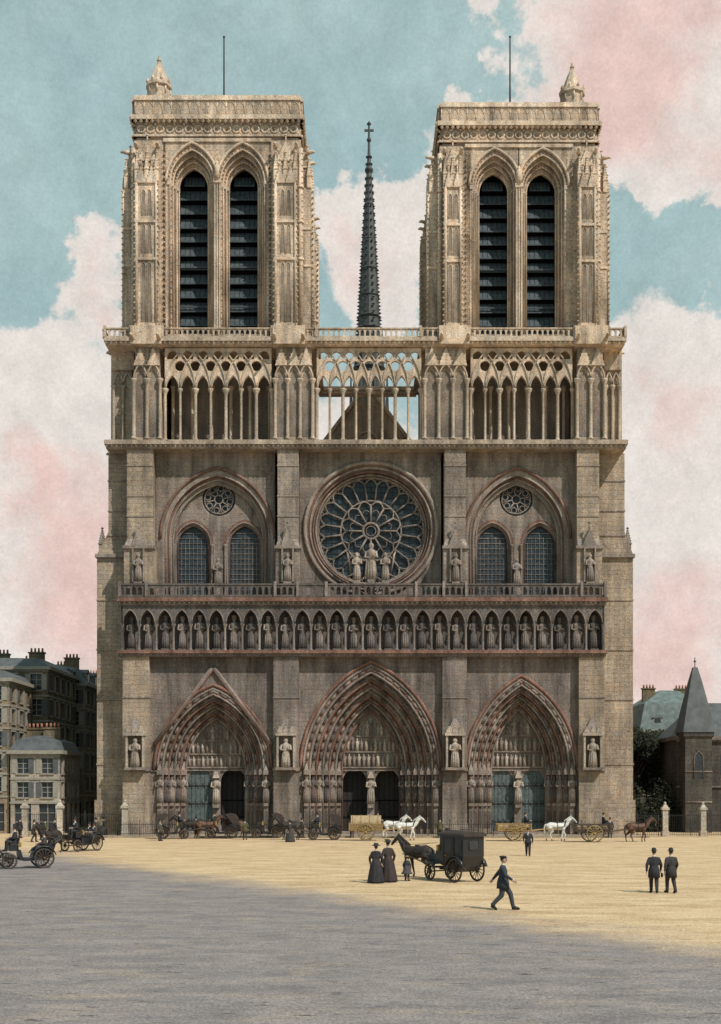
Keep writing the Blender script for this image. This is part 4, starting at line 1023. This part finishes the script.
def vic(hood=True):
    b=MB(); running(b,-.8,.55,1.0,.42)
    b.prof([(-1.1,.55),(-1.35,.85),(-1.35,1.3),(-1.2,1.32),(-1.1,1.0),(-.9,.92),(-.3,.9),(-.2,.55),(.25,.5),(.4,1.0),(.5,1.0),(.45,.45),(.2,.4),(-.3,.42)],-.48,.48,0)
    b.box(-1.15,-.45,-.44,.44,.93,1.05,2); b.prof([(-1.2,1.0),(-1.33,1.5),(-1.22,1.52),(-1.05,1.03)],-.46,.46,2)
    for s_ in (-1,1): b.prof([(-1.2,.9),(-1.25,1.3),(-.75,1.25),(-.35,1.02),(-.3,.9)],s_*.5-.02,s_*.5+.02,0)
    b.box(.5,.95,-.4,.4,.95,1.25,0); b.box(.52,.93,-.42,.42,1.25,1.34,2); b.prof([(.5,1.3),(.42,1.62),(.46,1.63),(.55,1.34)],-.4,.4,2)
    b.prof([(.95,.75),(1.35,.8),(1.55,1.15),(1.52,1.17),(1.32,.85),(.95,.8)],-.42,.42,0)
    if hood:
        P=[(-1.38,1.2),(-1.42,1.75),(-1.15,2.1),(-.7,2.2),(-.3,2.12)]
        b.prof(P+[(-.3,2.07),(-.7,2.14),(-1.12,2.04),(-1.36,1.72),(-1.33,1.2)],-.52,.52,2)
        for s_ in (-1,1): b.prof([(-1.38,1.2),(-1.42,1.75),(-1.15,2.1),(-.7,2.2),(-.3,2.12),(-.75,1.6),(-1.0,1.25)],s_*.53-.015,s_*.53+.015,2)
    else:
        for i in range(4): b.tube([(-1.3,-.5,1.25),(-1.45-.1*i,-.52,1.42+.05*i),(-1.5-.1*i,0,1.48+.06*i),(-1.45-.1*i,.52,1.42+.05*i),(-1.3,.5,1.25)],.06,6,2)
    for s_ in (-1,1): b.box(.38,.5,s_*.53-.06,s_*.53+.06,1.15,1.38,5); b.tube([(.44,s_*.53,1.38),(.44,s_*.53,1.48)],[.05,.02],6,5)
    return b
def brougham():
    b=MB(); running(b,-.85,.56,1.05,.42)
    b.prof([(-1.25,.75),(-1.42,1.2),(-1.42,2.12),(.3,2.16),(.3,1.25),(.15,1.1),(.0,.5),(-.95,.48)],-.6,.6,0)
    M=Matrix.Rotation(R_(90),4,'Z')
    b.prof([(-.68,2.1),(-.66,2.2),(-.4,2.29),(0,2.33),(.4,2.29),(.66,2.2),(.68,2.1)],-.42,1.55,2,M)
    for s_ in (-1,1):
        b.box(-.72,-.02,s_*.605-.006,s_*.605+.006,.62,2.02,2)
        b.box(-.62,-.12,s_*.62-.006,s_*.62+.006,1.38,1.95,7); b.box(-1.3,-.85,s_*.61-.008,s_*.61+.008,1.38,1.95,7)
        b.tube([(-.74,s_*.62,.6),(-.74,s_*.62,2.03),(-.0,s_*.62,2.03),(-.0,s_*.62,.6)],.018,4,1); b.tube([(-.2,s_*.63,1.2),(-.1,s_*.65,1.2)],.015,5,5)
        b.box(.3,.42,s_*.65-.06,s_*.65+.06,1.4,1.68,5)
        b.tube([(-1.3,s_*.55,2.36),(.2,s_*.55,2.36)],.018,5,4)
    b.box(-1.435,-1.423,-.25,.25,1.5,1.9,7); b.tube([(-1.43,-.28,1.47),(-1.43,.28,1.47),(-1.43,.28,1.93),(-1.43,-.28,1.93)],.018,4,1,closed=True)
    b.box(.3,.85,-.42,.42,1.0,1.3,0); b.box(.34,.84,-.42,.42,1.3,1.4,2); b.prof([(.85,.75),(1.3,.8),(1.5,1.2),(1.46,1.22),(1.27,.86),(.85,.8)],-.44,.44,0)
    return b
def cart(load=0,m=3):
    b=MB()
    for s_ in (-1,1): wheel(b,0,s_*.82,.72,14,8)
    b.tube([(0,-.85,.72),(0,.85,.72)],.045,6,4)
    b.box(-1.4,1.35,-.7,.7,.85,.95,m)
    for s_ in (-1,1):
        for z in (1.05,1.22,1.39): b.box(-1.4,1.35,s_*.7-.02,s_*.7+.02,z-.05,z+.05,m)
        for i in range(7): x=-1.38+i*.45; b.box(x-.03,x+.03,s_*.735-.012,s_*.735+.012,.86,1.5,m)
        b.tube([(-1.3,s_*.5,.82),(1.3,s_*.48,.85),(3.6,s_*.38,1.1)],[.05,.05,.03],6,m)
    b.box(1.33,1.37,-.7,.7,.95,1.4,m); b.box(-1.42,-1.38,-.7,.7,.95,1.3,m)
    if load==1:
        pr=[(-.66,1.0)]+[(.66*math.cos(R_(a)),1.35+.75*math.sin(R_(a))) for a in range(180,-1,-20)]+[(.66,1.0)]
        M=Matrix.Rotation(R_(90),4,'Z'); b.prof(pr,-1.25,1.25,6,M)
        for x in (-1.1,-.4,.3,1.0): b.tube([(x,.68*math.cos(R_(a)),1.35+.78*math.sin(R_(a))) for a in range(0,181,20)],.025,5,3)
    elif load==2:
        for i in range(6): b.ell((-1.1+.42*i,(.2,-.25)[i%2],1.12),(.3,.22,.2),6,8,6)
        b.box(-.3,.3,-.3,.3,.96,1.4,3)
    return b
def turnout(kind,px,py,heading,hc,hm,veh,name,driver=True,hd=3.0,passengers=0,step=1,hname='horse',hoff=0):
    x,y=gpos(px,py); o=veh.obj('body',VM); e=empty(name,(x,y,0),R_(heading)); o.parent=e
    d=Vector((math.cos(R_(heading)),math.sin(R_(heading)),0)); nrm=Vector((-d.y,d.x,0))
    at=lambda f,s_,z: tuple(Vector((x,y,z))+d*f+nrm*s_)
    if hc is not None: horse(hname,at(hd,0,0),heading+hoff,hc,hm,step)
    if driver:
        f,z=(.68,1.34) if kind=='v' else ((.55,1.4) if kind=='b' else (1.0,1.42))
        person('coachman',0,0,heading,'sit','topper' if kind!='c' else 'cap',(.03,.03,.035),(.03,.03,.03),1.0,loc=at(f-.05,0,z-.83))
    for i in range(passengers):
        person('passenger',0,0,heading,'sit','wide' if i else 'bowler',(.06,.05,.05),(.05,.05,.05),.95,loc=at(-.95,(-.22,.22)[i],1.05-.8))
turnout('b',454,881,124,DKH,DKH,brougham(),'closed_cab',step=1,hd=2.9,hoff=14)
turnout('v',27,868,205,BR,DKH,vic(False),'victoria_carriage',passengers=1)
turnout('v',82,851,238,DKH,DKH,vic(False),'victoria_carriage',passengers=2)
turnout('v',222,838.5,180,DKH,DKH,vic(True),'hackney_carriage',step=.5)
turnout('v',172,839,12,BR,DKH,vic(True),'hackney_carriage',hd=3.0,step=.3)
turnout('v',325,840,180,DKH,DKH,vic(True),'hackney_carriage',step=.4)
turnout('v',268,838,182,BR,DKH,vic(True),'hackney_carriage',step=.6,driver=False)
turnout('c',366,840.5,0,WH,(.5,.48,.44),cart(1),'covered_cart',hd=3.4,step=1,hname='white_horse')
turnout('c',514,841,0,WH,(.5,.48,.44),cart(2),'flat_cart',hd=3.6,step=1,hname='white_horse')
turnout('c',592,842,4,BR,DKH,cart(2,1),'tip_cart',hd=3.8,step=1.1)
x,y=gpos(394,838.5); horse('white_horse',(x,y+.2,0),0,WH,(.5,.48,.44),-.8)
for i,(px,py,hd) in enumerate(((20,838,60),(34,842,10),(45,840,30),(55,839,200),(96,838,150),(104,836.5,10),(196,836,90),(352,838,90),(440,838,70),(610,838,260),(160,841,330),(245,840,100),(290,842,170),(302,838,20))):
    fm=i in (2,5,12)
    person('bystander',px,py,hd,'stroll' if i%2 else 'stand','wide' if fm else 'bowler',(.04+.02*(i%3),.035+.02*(i%3),.04),(.05,.045,.045),1.0,fm,longcoat=.65)

# ================================================================ WORLD & SUN
SE,SA=R_(48),R_(136)
sd=Vector((math.cos(SE)*math.sin(SA),math.cos(SE)*math.cos(SA),math.sin(SE)))
wd=bpy.data.worlds.new('World'); bpy.context.scene.world=wd; wd.use_nodes=True
nt=wd.node_tree; nt.nodes.clear()
out=N(nt,'ShaderNodeOutputWorld'); bg=N(nt,'ShaderNodeBackground'); L(nt,bg.outputs[0],out.inputs[0]); bg.inputs[1].default_value=.1
sk=N(nt,'ShaderNodeTexSky'); sk.sky_type='NISHITA'; sk.sun_disc=False; sk.sun_elevation=SE; sk.sun_rotation=SA
tc=N(nt,'ShaderNodeTexCoord'); dr=tc.outputs['Generated']
nz=N(nt,'ShaderNodeTexNoise'); nz.inputs['Scale'].default_value=9; nz.inputs['Detail'].default_value=8; nz.inputs['Roughness'].default_value=.62; L(nt,dr,nz.inputs['Vector'])
vs=N(nt,'ShaderNodeVectorMath',operation='SUBTRACT'); L(nt,nz.outputs['Color'],vs.inputs[0]); vs.inputs[1].default_value=(.5,.5,.5)
vm=N(nt,'ShaderNodeVectorMath',operation='SCALE'); L(nt,vs.outputs[0],vm.inputs[0]); vm.inputs['Scale'].default_value=.2
va=N(nt,'ShaderNodeVectorMath',operation='ADD'); L(nt,dr,va.inputs[0]); L(nt,vm.outputs[0],va.inputs[1]); wdir=va.outputs[0]
def dirv(px,py): return Vector(((px-CXP)/F,1,(HY-py)/F)).normalized()
def blobs(lst):
    acc=None
    for px,py,rad,s_ in lst:
        n=N(nt,'ShaderNodeVectorMath',operation='DISTANCE'); L(nt,wdir,n.inputs[0]); n.inputs[1].default_value=dirv(px,py)
        v=maprange(nt,n.outputs['Value'],0,rad/F,s_,0,True)
        acc=v if acc is None else math_(nt,'ADD',acc,v)
    return acc
cl=blobs([(20,430,120,1.1),(60,520,170,1.2),(90,390,110,1.0),(60,640,220,1.4),(100,270,60,1.1),(250,600,300,1),(400,600,300,1),(30,760,200,1.2),(690,760,220,1.3),
          (400,220,85,1.1),(360,270,80,1.0),(440,165,70,1),(345,210,50,.6),(600,80,150,1.3),(680,40,160,1.2),(560,140,90,.8),(690,110,90,1),(450,30,45,.8),(465,95,45,.8),(635,185,30,.6),
          (650,400,110,1.2),(700,480,130,1.1),(640,560,140,1.1),(690,640,170,1.2),(560,640,200,1),(700,340,60,.6)])
bn=math_(nt,'MULTIPLY_ADD',noise_(nt,dr,16,8,.66),1.0,-.5)
mask=maprange(nt,math_(nt,'ADD',cl,bn),.32,.62,0,1,True)
pk=blobs([(600,60,130,1.0),(690,90,110,.7),(50,540,110,.9),(60,640,110,.9),(370,250,60,.5),(680,430,80,.7),(680,590,90,.9),(640,670,90,.9),(100,290,40,.5),(20,480,60,.6)])
pm=maprange(nt,math_(nt,'ADD',pk,math_(nt,'MULTIPLY_ADD',noise_(nt,dr,14,7,.65),1.2,-.6)),.0,1.1,0,1,True)
cloud=mixc(nt,'MIX',pm,(7.9,7.4,6.9),(7.9,5.8,5.3))
shade=maprange(nt,noise_(nt,dr,34,7,.7),.3,.7,.87,1.1)
stip=maprange(nt,noise_(nt,dr,420,2,.8),.3,.7,.93,1.07)
cloud=mixc(nt,'MULTIPLY',1.0,cloud,tocol(nt,math_(nt,'MULTIPLY',shade,stip)))
teal=mixc(nt,'MIX',maprange(nt,noise_(nt,dr,6,6,.65),.35,.65,0,1),(3.5,5.1,5.2),(4.5,5.9,5.8))
teal=mixc(nt,'MULTIPLY',1.0,teal,tocol(nt,math_(nt,'MULTIPLY',shade,stip)))
blue=mixc(nt,'MIX',.9,sk.outputs[0],teal)
L(nt,mixc(nt,'MIX',mask,blue,cloud),bg.inputs[0])
sl=bpy.data.lights.new('sun','SUN'); sl.energy=4.2; sl.angle=R_(.5); sl.color=(1,.94,.86)
so=bpy.data.objects.new('sun',sl); col.objects.link(so); so.rotation_euler=sd.to_track_quat('Z','Y').to_euler()

cam=bpy.data.cameras.new('camera'); co=bpy.data.objects.new('camera',cam); col.objects.link(co)
co.location=(0,-CD,CH); co.rotation_euler=(R_(90),0,0)
cam.sensor_fit='HORIZONTAL'; cam.sensor_width=36; cam.lens=F/721*36; cam.shift_y=(HY-512)/721; cam.clip_end=5000; cam.clip_start=.5
sc=bpy.context.scene; sc.camera=co
sc.view_settings.view_transform='Standard'; sc.view_settings.look='None'; sc.view_settings.exposure=0
